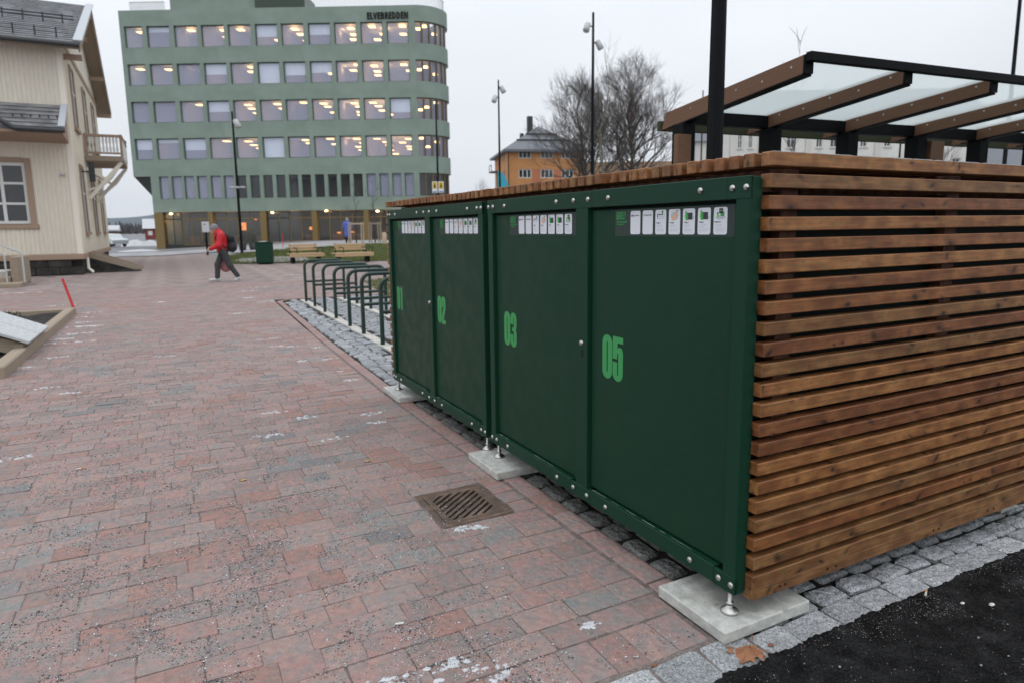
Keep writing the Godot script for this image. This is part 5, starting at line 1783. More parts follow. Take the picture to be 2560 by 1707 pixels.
# ---------------------------------------------------------------- racks, benches, square
func build_racks_and_square() -> void:
	var zs := [-12.89, -11.84, -10.79, -9.78, -8.71, -7.82, -6.79]
	var names := ["farthest green hoop bike rack at the curve of the setts", "second farthest green hoop bike rack", "third farthest green hoop bike rack", "middle green hoop bike rack of the row of seven", "third nearest green hoop bike rack", "second nearest green hoop bike rack", "nearest green hoop bike rack, partly hidden by the locker with door 01"]
	for i in 7:
		var z: float = zs[i]
		var xl := lerpf(0.80, 0.67, (z + 12.89) / 6.1)
		var t := thing("bike_rack", names[i], "bike rack", Vector3(xl, 0, z), 0, "row of seven green hoop bike racks")
		var st := S()
		var pts := [Vector3(0, -0.02, 0), Vector3(0, .74, 0)]
		for k in 5: pts.append(Vector3(.13 - .13 * cos(PI / 2 * k / 4.0), .74 + .13 * sin(PI / 2 * k / 4.0), 0))
		var w := 1.62 - xl
		for k in 5: pts.append(Vector3(w - .13 + .13 * sin(PI / 2 * k / 4.0), .74 + .13 * cos(PI / 2 * k / 4.0), 0))
		pts.append(Vector3(w, .74, 0)); pts.append(Vector3(w, -0.02, 0))
		tube(st, pts, 0.029, 10)
		obj("hoop", st, M.green_pipe, t)
		st = S()
		tube(st, [Vector3(0.02, .43, 0), Vector3(w - .02, .43, 0)], 0.024, 8)
		obj("cross_bar", st, M.green_pipe, t)
	var bin := thing("litter_bin", "dark green steel litter cabinet standing left of the benches", "bin", Vector3(2.25, 0, -31.0), deg_to_rad(-12))
	var st := S()
	cbox(st, Vector3(-0.36, 0.06, -0.36), Vector3(0.36, 0.97, 0.36), 0.02); obj("cabinet", st, M.green_steel, bin)
	st = S()
	cbox(st, Vector3(-0.39, 0.972, -0.39), Vector3(0.39, 1.01, 0.39), 0.01); obj("lid", st, M.green_steel, bin)
	st = S()
	box(st, Vector3(-0.31, 0, -0.31), Vector3(0.31, 0.058, 0.31)); obj("base", st, M.black_paint, bin)
	st = S()
	ball(st, Vector3(-.05, 1.015, 0.1), Vector3(.2, .025, .13), 4, 8); obj("snow_cap", st, M.snow, bin)
	for b in [[3.98, -30.6, 1.62, "left slatted wooden bench beside the litter cabinet"], [5.95, -29.6, 1.86, "right slatted wooden bench with two armrests"]]:
		var t := thing("park_bench", b[3], "bench", Vector3(b[0], 0, b[1]), deg_to_rad(6), "two slatted benches on the lawn edge")
		var hw: float = b[2] / 2
		for k in 4:
			st = S()
			cbox(st, Vector3(-hw, 0.40, 0.24 - k * 0.15), Vector3(hw, 0.46, 0.37 - k * 0.15), 0.01)
			obj("seat_slat", st, M.bench_wood, t)
		st = S()
		cbox(st, Vector3(-hw, 0.28, 0.33), Vector3(hw, 0.397, 0.37), 0.008)
		obj("front_board", st, M.bench_wood, t)
		for k in 3:
			st = S()
			cbox(st, Vector3(-hw * .78, 0.56 + k * 0.105, -0.36 - k * .03), Vector3(hw * .85, 0.65 + k * 0.105, -0.32 - k * .03), 0.008)
			obj("back_slat", st, M.bench_wood, t)
		for x in [-hw * .72, hw * .78]:
			st = S()
			cbox(st, Vector3(x - .07, 0, -.18), Vector3(x + .07, .395, .18), .01)
			obj("leg", st, M.black_paint, t)
			st = S()
			bar(st, Vector3(x, .3, -.28), Vector3(x, .88, -.46), .05, .03)
			obj("back_support", st, M.black_paint, t)
		for x in [-hw + .03, -hw * .55, hw * .62, hw - .05]:
			st = S()
			tube(st, [Vector3(x, .42, .3), Vector3(x, .68, .3), Vector3(x, .70, .27), Vector3(x, .70, -.3)], .018, 6)
			obj("armrest", st, M.black_paint, t)
	# lawns with grass, pebble bed
	var lawn := func(poly: PackedVector2Array, count: int, hgt: float, y0: float) -> void:
		var s := S()
		var bb := Rect2(poly[0], Vector2.ZERO)
		for p in poly: bb = bb.expand(p)
		var grid := 24
		for i in grid:
			for j in grid:
				var cell := PackedVector2Array()
				for k in [[0, 0], [1, 0], [1, 1], [0, 1]]: cell.append(bb.position + bb.size * Vector2((i + k[0]) / float(grid), (j + k[1]) / float(grid)))
				for q in Geometry2D.intersect_polygons(cell, poly):
					var ix := Geometry2D.triangulate_polygon(q)
					for m in range(0, ix.size(), 3):
						var v := []
						for e in 3: v.append(Vector3(q[ix[m + e]].x, y0 + rise(q[ix[m + e]].x, q[ix[m + e]].y), q[ix[m + e]].y))
						if (v[1] - v[0]).cross(v[2] - v[0]).y < 0: tri(s, v[0], v[2], v[1])
						else: tri(s, v[0], v[1], v[2])
		structure("lawn", s, M.lawn)
		var g := S()
		var made := 0
		while made < count:
			var p := bb.position + bb.size * Vector2(rng.randf(), rng.randf())
			if not Geometry2D.is_point_in_polygon(p, poly): continue
			made += 1
			var a := rng.randf() * TAU
			var h := hgt * rng.randf_range(.5, 1.2)
			var c := Vector3(p.x, y0 + rise(p.x, p.y), p.y)
			var k := rng.randf_range(.7, 1.35)
			g.set_color(Color(.105 * k + rng.randf() * .03, .145 * k, .035 * k))
			var d := Vector3(cos(a), 0, sin(a))
			tri(g, c - d * h * .16, c + d * h * .16, c + Vector3(rng.randf_range(-.5, .5), 1, rng.randf_range(-.5, .5)) * h)
		tag(obj("grass", g, M.grass), "short green and straw coloured grass on the lawns", "grass", "", "stuff")
	lawn.call(PackedVector2Array([Vector2(.75, -32.7), Vector2(1.3, -31.6), Vector2(2.2, -31.5), Vector2(7.6, -30.0), Vector2(14, -28.6), Vector2(14, -42), Vector2(4, -42.5), Vector2(1.4, -40), Vector2(.8, -36)]), 26000, .10, 0.0)
	lawn.call(PackedVector2Array([Vector2(2.5, -5.0), Vector2(2.5, -12.6), Vector2(3.3, -17.6), Vector2(4.5, -18.6), Vector2(9, -18.6), Vector2(9, -5.0)]), 16000, .09, 0.0)
	var pm := S()
	ball(pm, Vector3.ZERO, Vector3(1, .7, .85), 4, 7)
	var mm := MultiMesh.new()
	mm.transform_format = MultiMesh.TRANSFORM_3D
	mm.use_colors = true
	mm.mesh = done(pm)
	mm.instance_count = 1400
	for i in 1400:
		var a := rng.randf() * TAU; var r := sqrt(rng.randf())
		var x := 3.0 + 1.75 * r * cos(a); var z := -34.0 + 2.3 * r * sin(a)
		var s := rng.randf_range(.03, .085)
		mm.set_instance_transform(i, Transform3D(Basis.from_euler(Vector3(0, rng.randf() * TAU, 0)).scaled(Vector3.ONE * s), Vector3(x, 0.02 + rise(x, z), z)))
		var g := rng.randf_range(.14, .42)
		mm.set_instance_color(i, Color(g * 1.04, g, g * .95))
	var mi := MultiMeshInstance3D.new()
	mi.multimesh = mm
	mi.material_override = M.rock
	mi.name = "pebbles"
	add_child(mi)
	tag(mi, "bed of grey pebbles round the litter cabinet", "pebbles", "", "stuff")
	# pale snowy pavement in front of the office block
	st = S()
	sheet(st, [-6, -4, -2, 0, 2, 4, 6, 8, 10, 14, 30], [-47.5, -50, -53, -56], 0.004)
	structure("pavement", st, M.pavement)
	st = S()
	sheet(st, [2, 4, 6, 8, 10, 14, 30], [-42.6, -43.5, -44.0, -47.4], 0.004)
	structure("pavement", st, M.pavement)
	# tree guards with young trees
	for g in [[10.0, -44.6, "young bare tree held by a pale timber tree guard", .44, M.raw_wood], [11.15, -44.0, "young bare tree in a grey timber guard by the right shop front", .32, M.tan_boards]]:
		var y := rise(g[0], g[1])
		var t := thing("tree_guard", "timber stakes and cross rails round the " + ("left" if g[3] > .4 else "right") + " young tree on the square", "tree guard", Vector3(g[0], y, g[1]))
		for p in [[-1, .25], [1, .25], [-1, -.3], [1, -.3]]:
			st = S()
			tube(st, [Vector3(p[0] * g[3], 0, p[1]), Vector3(p[0] * g[3], 1.42, p[1])], .045, 7)
			obj("stake", st, g[4], t)
		for yy in [1.32, .95]:
			st = S()
			box(st, Vector3(-g[3] - .05, yy - .05, .30), Vector3(g[3] + .05, yy + .05, .34))
			if yy > 1: obj("rail", st, g[4], t)
		young_tree(Vector3(g[0], y, g[1]), 4.6, g[2], 5 + int(g[3] * 100), 0.045)
	# sign board on the square
	var sb := thing("notice_board", "white notice board on a dark stand behind the person in red", "notice board", Vector3(0.42, 0.05, -42.8), deg_to_rad(-10))
	st = S(); cbox(st, Vector3(-.2, 1.42, -.03), Vector3(.2, 2.05, .03), .01); obj("panel", st, M.sign_white, sb)
	st = S(); box(st, Vector3(-.1, 1.86, .03), Vector3(.02, 1.92, .034)); obj("print", st, M.sign_blue, sb)
	st = S(); tube(st, [Vector3(0, 0, 0), Vector3(0, 1.42, 0)], .06, 8); box(st, Vector3(-.10, 0, -.1), Vector3(.10, .06, .1)); obj("stand", st, M.black_paint, sb)
	var pl := thing("plant_pot", "dark plant pots with grey green shrubs in front of the shop windows", "plant pot", Vector3(3.06, rise(3.06, -45.8), -45.8))
	for k in [-.35, .3]:
		st = S()
		lathe(st, [Vector2(.2, 0), Vector2(.27, .5), Vector2(.24, .5), Vector2(.2, .42)], Transform3D(Basis.IDENTITY, Vector3(k, 0, 0)), 10)
		obj("pot", st, M.gutter, pl)
		st = S()
		for i in 220:
			var c := Vector3(k + rng.randfn(0, .16), .5 + absf(rng.randfn(0, .42)), rng.randfn(0, .16))
			st.set_color(Color(.09, .10, .075))
			tri(st, c, c + Vector3(rng.randf_range(-.07, .07), .05, rng.randf_range(-.07, .07)), c + Vector3(rng.randf_range(-.07, .07), .09, .03))
		tag(obj("shrub", st, M.grass, pl), "", "", "", "stuff")
	for p in [[5.1, 0.0, -44.7, "red plastic marker stake in front of the shop door", 0.0, .95], [-3.54, 0.0, -14.45, "leaning red plastic marker stake at the corner of the planting bed", -0.24, .60]]:
		var t := thing("marker_stake", p[3], "marker stake", Vector3(p[0], rise(p[0], p[2]), p[2]), 0, "red snow marker stakes")
		st = S()
		tube(st, [Vector3(0, -.05, 0), Vector3(p[4] * p[5], p[5], 0)], .026, 6)
		obj("stake", st, M.red_plastic, t)
	st = S()
	tube(st, [Vector3(0, 0, 0), Vector3(0, .75, 0), Vector3(0, .78, 0)], [.14, .14, .08], 9)
	var bo := obj("wooden_bollard", st, M.raw_wood, null, Vector3(11.1, rise(11.1, -41.6), -41.6))
	tag(bo, "short wooden bollard at the far right of the lawn", "bollard")
	var flag := thing("beach_flag", "teal feather flag on a pole in front of the orange house", "flag", Vector3(25.3, 0, -53.3), deg_to_rad(-27))
	st = S()
	prism(st, PackedVector2Array([Vector2(0, 2.2), Vector2(.95, 2.3), Vector2(1.0, 5.2), Vector2(.75, 6.0), Vector2(.4, 6.45), Vector2(0, 6.6)]), Transform3D.IDENTITY, -.015, .015)
	obj("cloth", st, M.flag_teal, flag)
	st = S(); tube(st, [Vector3(-.03, 0, 0), Vector3(-.03, 6.6, 0)], .03, 6); obj("pole", st, M.gutter, flag)
	st = S(); box(st, Vector3(-.5, 0, -.5), Vector3(.5, .1, .5)); obj("base", st, M.gutter, flag)

# ---------------------------------------------------------------- lamp masts
func lamp(at: Vector3, h: float, r: float, heads: Array, label: String) -> Node3D:
	var t := thing("lamp_post", label, "lamp post", at, 0, "black lamp posts round the square")
	var st := S()
	tube(st, [Vector3(0, -.05, 0), Vector3(0, h * .5, 0), Vector3(0, h, 0)], [r * 1.15, r, r * .7], 10)
	obj("mast", st, M.lamp_black, t)
	for hd in heads:
		st = S()
		var c := Vector3(hd[0], hd[1], 0)
		var dir := Vector3(signf(hd[0]) * 0.45, -0.9, 0.25).normalized()
		tube(st, [c - dir * .28, c - dir * .24, c + dir * .22, c + dir * .25], [.1, .17, .19, .16], 10)
		var o := obj("lamp_head", st, M.lamp_head, t)
		st = S()
		tube(st, [Vector3(0, hd[1] + .1, 0), Vector3(hd[0], hd[1] + .1, 0)], .035, 6)
		obj("arm", st, M.lamp_black, o)
	return t

func build_lamps() -> void:
	lamp(Vector3(20.55, 0, -31.2), 13.4, .095, [[-.42, 12.55], [.42, 11.7]], "tall black lamp post with two white spotlights in front of the big bare tree")
	lamp(Vector3(20.4, .3, -43.0), 11.75, .075, [[.32, 11.1], [-.32, 10.4]], "black lamp post with two small spotlights left of the orange house")
	var s := lamp(Vector3(15.0, .5, -41.6), 9.5, .07, [], "black lamp post with yellow signs at the rounded office corner")
	var tt := deg_to_rad(-27)
	for k in [-.215, .21]:
		var st := S()
		var bt := Transform3D(Basis(Vector3.UP, tt), Vector3.ZERO)
		cbox(st, Vector3(k - .18, 3.42, .09), Vector3(k + .18, 4.18, .12), .005, bt)
		var o := obj("sign_plate", st, M.sign_white, s)
		st = S()
		box(st, Vector3(k - .14, 3.70, .1205), Vector3(k + .14, 4.13, .124), bt)
		obj("yellow_field", st, M.sign_yellow, o)
		st = S()
		box(st, Vector3(k - .13, 3.45, .1205), Vector3(k + .13, 3.52, .124), bt)
		obj("blue_field", st, M.sign_blue, o)
		st = S()
		prism(st, PackedVector2Array([Vector2(k - .08, 3.74), Vector2(k - .025, 3.74), Vector2(k, 3.86), Vector2(k + .025, 3.74), Vector2(k + .08, 3.74), Vector2(k + .04, 3.98), Vector2(k - .04, 3.98)]), bt, .1245, .127)
		prism(st, moved(disc(.036, 8), Vector2(k, 4.03)), bt, .1245, .127)
		obj("pictogram", st, M.black_hole, o)
	s = lamp(Vector3(2.3, .2, -42.0), 8.3, .075, [[.22, 7.6]], "black lamp post in front of the office block beside the person in red")
	var st := S()
	for k in [-.28, .0, .3]: ball(st, Vector3(k, 3.9 + .05 * k, .08), Vector3(.17, .07, .12), 5, 8)
	obj("white_lamp", st, M.lamp_head, s)
	lamp(Vector3(.42, .1, -72.0), 6.0, .07, [[.2, 5.2]], "distant thin lamp post near the left end of the office block")
	lamp(Vector3(29.0, 0, -13.8), 14.0, .075, [], "black lamp post rising above the glass roof at the right")
	lamp(Vector3(34.8, 0, -37.6), 11.5, .06, [], "thin lamp post seen through the shelter beside the thick mast")
	lamp(Vector3(38.0, 0, -24.1), 8.0, .06, [], "thin lamp post seen between the shelter posts before the cream building")
	# near mast with a grooved profile
	var m := thing("lighting_mast", "thick black grooved lighting mast right behind the lockers", "lighting mast", Vector3(2.40, 0, -2.66), 0.3)
	st = S()
	var ring := func(y: float, r: float) -> Array:
		var p := []
		for k in 32:
			var a := TAU * k / 32
			var rr := r * (0.80 if k % 8 in [3, 4, 5] else 1.0)
			p.append(Vector3(cos(a) * rr, y, sin(a) * rr))
		return p
	var lv := [[0.0, .075], [2.0, .068], [4.5, .054], [9.0, .04]]
	for i in 3:
		var a: Array = ring.call(lv[i][0], lv[i][1]); var b: Array = ring.call(lv[i + 1][0], lv[i + 1][1])
		for k in 32: quad(st, a[(k + 1) % 32], a[k], b[k], b[(k + 1) % 32])
	obj("shaft", st, M.lamp_black, m)
	st = S()
	cbox(st, Vector3(-.13, 0, -.13), Vector3(.13, .03, .13), .005)
	obj("foot_plate", st, M.lamp_black, m)

# ---------------------------------------------------------------- bare trees
func limb(st: SurfaceTool, p: Vector3, d: Vector3, len: float, r: float, depth: int, rg: RandomNumberGenerator, spread: float, upw: float) -> void:
	var pts := [p]; var rad := [r]
	var n := 4 if depth > 1 else 2
	var q := p
	for i in n:
		d = (d + Vector3(rg.randfn(0, .12), rg.randfn(0, .08) + upw * .1, rg.randfn(0, .12))).normalized()
		q += d * len / n
		pts.append(q); rad.append(r * lerpf(1, .58, (i + 1.0) / n))
	tube(st, pts, rad, 6 if depth > 3 else (4 if depth > 1 else 3), false)
	if depth <= 0: return
	var kids := 3 if depth > 2 else (4 if depth == 2 else 4)
	for k in kids + (rg.randi() % 2):
		var t := rg.randf_range(.35, 1.0) if k else 1.0
		var f := t * n
		var i0 := mini(int(f), n - 1)
		var at: Vector3 = pts[i0].lerp(pts[i0 + 1], f - i0)
		var side := d.cross(Vector3(rg.randfn(0, 1), rg.randfn(0, 1), rg.randfn(0, 1))).normalized()
		var nd := (d + side * rg.randf_range(.35, 1.0) * spread + Vector3.UP * upw * .25).normalized()
		limb(st, at, nd, len * rg.randf_range(.55, .82), maxf(r * .60 * lerpf(1.0, .75, t), .008), depth - 1, rg, spread, upw)

func tree(at: Vector3, h: float, r: float, clear: float, limbs: int, depth: int, sd: int, width: float, lean: Vector3, label: String, bark: Material, twig: Material) -> void:   # a leader with limbs that rise outwards from it
	var t := thing("bare_tree", label, "tree", at)
	var rg := RandomNumberGenerator.new()
	rg.seed = sd
	var st := S()
	var pts := [Vector3(0, -.1, 0)]
	var rad := [r * 1.35]
	for i in range(1, 9):
		var f := i / 8.0
		pts.append(Vector3(0, h * .86 * f, 0) + lean * h * f * f + Vector3(rg.randfn(0, .012), 0, rg.randfn(0, .012)) * h * f)
		rad.append(r * lerpf(1.0, .10, pow(f, .8)))
	tube(st, pts, rad, 8)
	obj("trunk", st, bark, t)
	st = S()
	for k in limbs:
		var u := (k + rg.randf() * .8) / limbs
		var f := lerpf(clear, .98, pow(u, .9))
		var i0 := mini(int(f * 8), 7)
		var p: Vector3 = pts[i0].lerp(pts[i0 + 1], f * 8 - i0)
		var a := k * 2.4 + rg.randf() * .7
		var out := lerpf(1.15, .35, u) * rg.randf_range(.75, 1.2)
		var d := Vector3(cos(a) * out, 1, sin(a) * out).normalized()
		var len := width * lerpf(.72, .42, u) * rg.randf_range(.8, 1.1)
		limb(st, p, d, len, lerpf(rad[i0], rad[i0 + 1], .5) * .68, depth, rg, .9, .45)
	obj("crown", st, twig, t)

func young_tree(at: Vector3, h: float, label: String, sd: int, r: float) -> void:
	tree(at, h, r, .35, 7, 1, sd, h * .22, Vector3.ZERO, label, M.bark, M.twigs)

func build_trees() -> void:
	tree(Vector3(45.75, 0, -60.4), 17.9, .42, .34, 34, 4, 21, 6.0, Vector3(-.015, 0, 0), "large spreading bare tree right of the tall lamp post, tallest of its group", M.bark, M.twigs)
	tree(Vector3(41.1, 0, -62.6), 15.6, .34, .32, 32, 4, 34, 6.0, Vector3(-.06, 0, 0), "smaller bare tree leaning left in front of the orange house", M.bark, M.twigs)
	tree(Vector3(43.4, 0, -64.5), 15.8, .26, .34, 20, 4, 55, 4.4, Vector3(.0, 0, 0), "slender bare tree standing between the two larger ones", M.bark, M.twigs)
	tree(Vector3(24.9, 0, -36.4), 14.8, .11, .36, 14, 1, 8, 3.2, Vector3.ZERO, "pale barked birch with thin bare twigs by the tall lamp post", M.birch_bark, M.birch_bark)
	young_tree(Vector3(15.62, 0, -13.0), 7.5, "young bare tree seen through and above the glass shelter", 12, .05)
	tree(Vector3(50.5, 0, -32.8), 6.4, .07, .2, 14, 2, 17, 2.4, Vector3.ZERO, "small bare shrub seen through the middle of the shelter", M.twigs, M.twigs)
	tree(Vector3(51.5, 0, -29.3), 7.2, .07, .2, 14, 2, 18, 2.6, Vector3.ZERO, "small bare shrub before the right end of the cream building", M.twigs, M.twigs)
	tree(Vector3(83.0, 0, -181.0), 14.5, .3, .2, 20, 2, 41, 6.0, Vector3.ZERO, "distant grey bare tree between the office block and the orange house", M.twigs, M.twigs)
	tree(Vector3(80.0, 0, -182.0), 10.5, .3, .2, 20, 2, 42, 5.0, Vector3.ZERO, "low distant bare tree right beside the office block corner", M.twigs, M.twigs)

# ---------------------------------------------------------------- people
func body_mesh(caps: Array, cell: float, k: float) -> ArrayMesh:   # one skin round joined tapered capsules [a, b, radius a, radius b, depth factor]
	var lo := Vector3.INF; var hi := -Vector3.INF
	for c in caps:
		var m: float = maxf(c[2], c[3]) + k + cell * 2
		lo = lo.min(c[0] - Vector3.ONE * m).min(c[1] - Vector3.ONE * m)
		hi = hi.max(c[0] + Vector3.ONE * m).max(c[1] + Vector3.ONE * m)
	var nx := int((hi.x - lo.x) / cell) + 2; var ny := int((hi.y - lo.y) / cell) + 2; var nz := int((hi.z - lo.z) / cell) + 2
	var g := PackedFloat32Array()
	g.resize(nx * ny * nz)
	g.fill(1.0)
	for c in caps:
		var a: Vector3 = c[0]; var b: Vector3 = c[1]; var ra: float = c[2]; var rb: float = c[3]
		var m := maxf(ra, rb) + k + cell * 1.5
		var l := ((a.min(b) - Vector3.ONE * m - lo) / cell).floor().max(Vector3.ZERO)
		var h := ((a.max(b) + Vector3.ONE * m - lo) / cell).ceil().min(Vector3(nx - 1, ny - 1, nz - 1))
		var ab := b - a
		var il := 1.0 / maxf(ab.length_squared(), 1e-9)
		for z in range(int(l.z), int(h.z) + 1):
			for y in range(int(l.y), int(h.y) + 1):
				var row := (z * ny + y) * nx
				for x in range(int(l.x), int(h.x) + 1):
					var p := lo + Vector3(x, y, z) * cell
					var t := clampf((p - a).dot(ab) * il, 0, 1)
					var d := (p - a - ab * t).length() - lerpf(ra, rb, t)
					var o := g[row + x]
					var e := maxf(k - absf(o - d), 0) / k
					g[row + x] = minf(o, d) - e * e * k * 0.25
	var vert := {}
	var pos := PackedVector3Array()
	var idx := PackedInt32Array()
	var off := [0, 1, nx, nx + 1, nx * ny, nx * ny + 1, nx * ny + nx, nx * ny + nx + 1]
	for z in nz - 1:
		for y in ny - 1:
			for x in nx - 1:
				var i := (z * ny + y) * nx + x
				var inside := 0
				for o in off: if g[i + o] < 0: inside += 1
				if inside == 0 or inside == 8: continue
				var sum := Vector3.ZERO; var n := 0
				for e in [[0, 1], [2, 3], [4, 5], [6, 7], [0, 2], [1, 3], [4, 6], [5, 7], [0, 4], [1, 5], [2, 6], [3, 7]]:
					var va := g[i + off[e[0]]]; var vb := g[i + off[e[1]]]
					if (va < 0) == (vb < 0): continue
					var t := va / (va - vb)
					var pa := Vector3(e[0] & 1, (e[0] >> 1) & 1, e[0] >> 2); var pb := Vector3(e[1] & 1, (e[1] >> 1) & 1, e[1] >> 2)
					sum += pa.lerp(pb, t); n += 1
				vert[i] = pos.size()
				pos.append(lo + (Vector3(x, y, z) + sum / n) * cell)
	var stepv := [1, nx, nx * ny]
	for i in vert:
		for ax in 3:
			var s: int = stepv[ax]
			var u: int = stepv[(ax + 1) % 3]; var v: int = stepv[(ax + 2) % 3]
			var in0 := g[i] < 0; var in1 := g[i + s] < 0
			if in0 == in1 or not (vert.has(i - u) and vert.has(i - v) and vert.has(i - u - v)): continue
			var q := [vert[i], vert[i - u], vert[i - u - v], vert[i - v]]
			if in0: q.reverse()
			idx.append_array(PackedInt32Array([q[0], q[1], q[2], q[0], q[2], q[3]]))
	var st := SurfaceTool.new()
	st.begin(Mesh.PRIMITIVE_TRIANGLES)
	st.set_smooth_group(0)
	for p in pos: st.add_vertex(p)
	for j in idx: st.add_index(j)
	st.generate_normals()
	return st.commit()

func hand_caps(w: Vector3, dir: Vector3, thumb: Vector3) -> Array:   # wrist, direction of the fingers, side of the thumb
	var r := [[w, w + dir * .045, .028, .030], [w + dir * .045, w + dir * .09, .030, .030]]
	var nrm := dir.cross(thumb).normalized()
	for k in 4:
		var s := thumb * (.026 - k * .0175)
		var len: float = [.07, .078, .072, .056][k]
		var k0 := w + dir * .09 + s
		var k1 := k0 + (dir * .8 + nrm * .5).normalized() * len * .5
		var k2 := k1 + (dir * .3 + nrm * .95).normalized() * len * .5
		r.append([k0, k1, .0095, .009]); r.append([k1, k2, .009, .008])
	var t0 := w + dir * .03 + thumb * .026
	var t1 := t0 + (thumb * .7 + dir * .6).normalized() * .04
	r.append([t0, t1, .012, .011]); r.append([t1, t1 + (dir + nrm * .3).normalized() * .03, .011, .009])
	return r

func face_caps(c: Vector3, f: Vector3) -> Array:   # head centre and facing direction
	var side := f.cross(Vector3.UP).normalized()
	var r := [[c + Vector3(0, .03, 0), c - Vector3(0, .02, 0) + f * .005, .098, .088], [c + f * .03 - Vector3(0, .05, 0), c + f * .045 - Vector3(0, .085, 0), .062, .042],
		[c + f * .088 + Vector3(0, .0, 0), c + f * .108 - Vector3(0, .03, 0), .012, .016], [c + f * .088 - Vector3(0, .062, 0) - side * .02, c + f * .088 - Vector3(0, .062, 0) + side * .02, .010, .010]]
	for s in [-1, 1]: r.append([c + side * s * .092 + Vector3(0, .01, 0), c + side * s * .094 - Vector3(0, .03, 0), .018, .013])
	return r

func build_people() -> void:
	# walker in red
	var at := Vector3(-0.36, 0, -20.4)
	var V := func(x: float, y: float, z: float) -> Vector3: return Vector3(x + 0.36, y, z)
	var pel: Vector3 = V.call(-.25, .93, 0); var chest: Vector3 = V.call(-.29, 1.27, 0); var neck: Vector3 = V.call(-.37, 1.47, 0); var head: Vector3 = V.call(-.455, 1.575, 0)
	var hipl: Vector3 = V.call(-.26, .90, .09); var hipr: Vector3 = V.call(-.24, .90, -.09)
	var kl: Vector3 = V.call(-.09, .48, .10); var al: Vector3 = V.call(.12, .13, .10); var tl: Vector3 = V.call(.055, .025, .11)       # trailing leg, towards the camera
	var kr: Vector3 = V.call(-.42, .50, -.09); var ar: Vector3 = V.call(-.455, .09, -.09); var tr: Vector3 = V.call(-.66, .045, -.10)
	var shl: Vector3 = V.call(-.30, 1.38, .19); var el: Vector3 = V.call(-.37, 1.10, .24); var hl: Vector3 = V.call(-.60, .985, .20)
	var shr: Vector3 = V.call(-.32, 1.38, -.19); var er: Vector3 = V.call(-.24, 1.10, -.24); var hr: Vector3 = V.call(-.25, .84, -.22)
	var t := thing("person", "person in red hooded jacket and grey beanie walking left with a black backpack", "person", at)
	var f := Vector3(-.93, -.36, 0).normalized()
	var caps := [[pel, chest, .13, .14], [chest, neck, .13, .06], [neck, head, .055, .06], [hipl, kl, .085, .06], [kl, al, .058, .04], [hipr, kr, .085, .06], [kr, ar, .058, .04], [al, tl, .04, .035], [ar, tr, .04, .035], [shl, el, .052, .042], [el, hl, .042, .03], [shr, er, .052, .042], [er, hr, .042, .03]]
	caps.append_array(face_caps(head, f))
	put("body", body_mesh(caps, .022, .03), M.skin, t)
	put("face", body_mesh(face_caps(head + f * .004, f), .008, .015), M.skin, t)
	put("hand", body_mesh(hand_caps(hl, (hl - el).normalized(), Vector3(0, .9, -.4).normalized()), .0055, .008), M.skin, t)
	put("hand", body_mesh(hand_caps(hr, (hr - er).normalized(), Vector3(-1, 0, .1).normalized()), .0055, .008), M.skin, t)
	put("trousers", body_mesh([[pel + Vector3(0, .04, 0), pel, .155, .16], [hipl, kl, .115, .085], [kl, al + Vector3(-.01, .02, 0), .085, .07], [hipr, kr, .115, .085], [kr, ar + Vector3(0, .02, 0), .085, .072]], .022, .05), M.charcoal, t)
	put("jacket", body_mesh([[pel + Vector3(-.01, .02, 0), chest, .17, .185], [chest + Vector3(0, 0, -.07), chest + Vector3(0, .08, .07), .16, .16], [chest, neck, .18, .10], [neck + Vector3(.06, -.01, 0), head + Vector3(.09, -.04, 0), .10, .085], [shl, el, .098, .082], [el, hl + (el - hl) * .1, .085, .062], [shr, er, .098, .082], [er, hr + (er - hr) * .1, .085, .062]], .022, .05), M.red_jacket, t)
	put("cuff", body_mesh([[hl + (el - hl) * .14, hl + (el - hl) * .02, .058, .052]], .012, .01), M.black_cloth, t)
	put("hem", body_mesh([[pel + Vector3(-.01, -.075, -.06), pel + Vector3(-.01, -.075, .06), .128, .128]], .02, .02), M.black_cloth, t)
	put("beanie", body_mesh([[head + Vector3(.015, .055, 0), head + Vector3(.0, .03, 0), .112, .112]], .014, .02), M.grey_knit, t)
	var st := S()
	for a in [[al, tl], [ar, tr]]: pass
	put("shoe", body_mesh([[al + Vector3(.0, -.03, 0), tl, .055, .045], [al + Vector3(.03, -.05, 0), al + Vector3(.0, -.03, 0), .05, .055]], .012, .03), M.pale_shoe, t)
	put("shoe", body_mesh([[ar + Vector3(.03, -.03, 0), tr, .055, .042], [ar + Vector3(.04, -.035, 0), ar, .052, .055]], .012, .03), M.pale_shoe, t)
	var bp := thing("backpack", "black backpack worn by the person in red", "backpack", at + V.call(-.02, 0, 0))
	put("bag", body_mesh([[Vector3(.0, 1.29, -.08), Vector3(.0, 1.29, .08), .10, .10], [Vector3(.035, 1.02, -.09), Vector3(.035, 1.02, .09), .125, .125], [Vector3(.0, 1.29, 0), Vector3(.035, 1.02, 0), .12, .14]], .018, .06), M.black_cloth, bp)
	st = S()
	for s in [-.13, .13]:
		tube(st, [Vector3(-.07, 1.36, s), Vector3(-.22, 1.47, s * 1.2), Vector3(-.38, 1.44, s * 1.3), Vector3(-.43, 1.30, s * 1.4), Vector3(-.36, 1.14, s * 1.55), Vector3(-.10, 1.0, s * 1.2)], .022, 6)
	obj("strap", st, M.black_cloth, bp)
	var bag := thing("carrier_bag", "pale red carrier bag hanging from the far hand of the person in red", "bag", at + hr)
	put("bag", body_mesh([[Vector3(.02, -.25, 0), Vector3(.06, -.45, 0), .05, .13], [Vector3(.0, -.42, 0), Vector3(.13, -.43, 0), .10, .10]], .02, .05), M.pink_bag, bag)
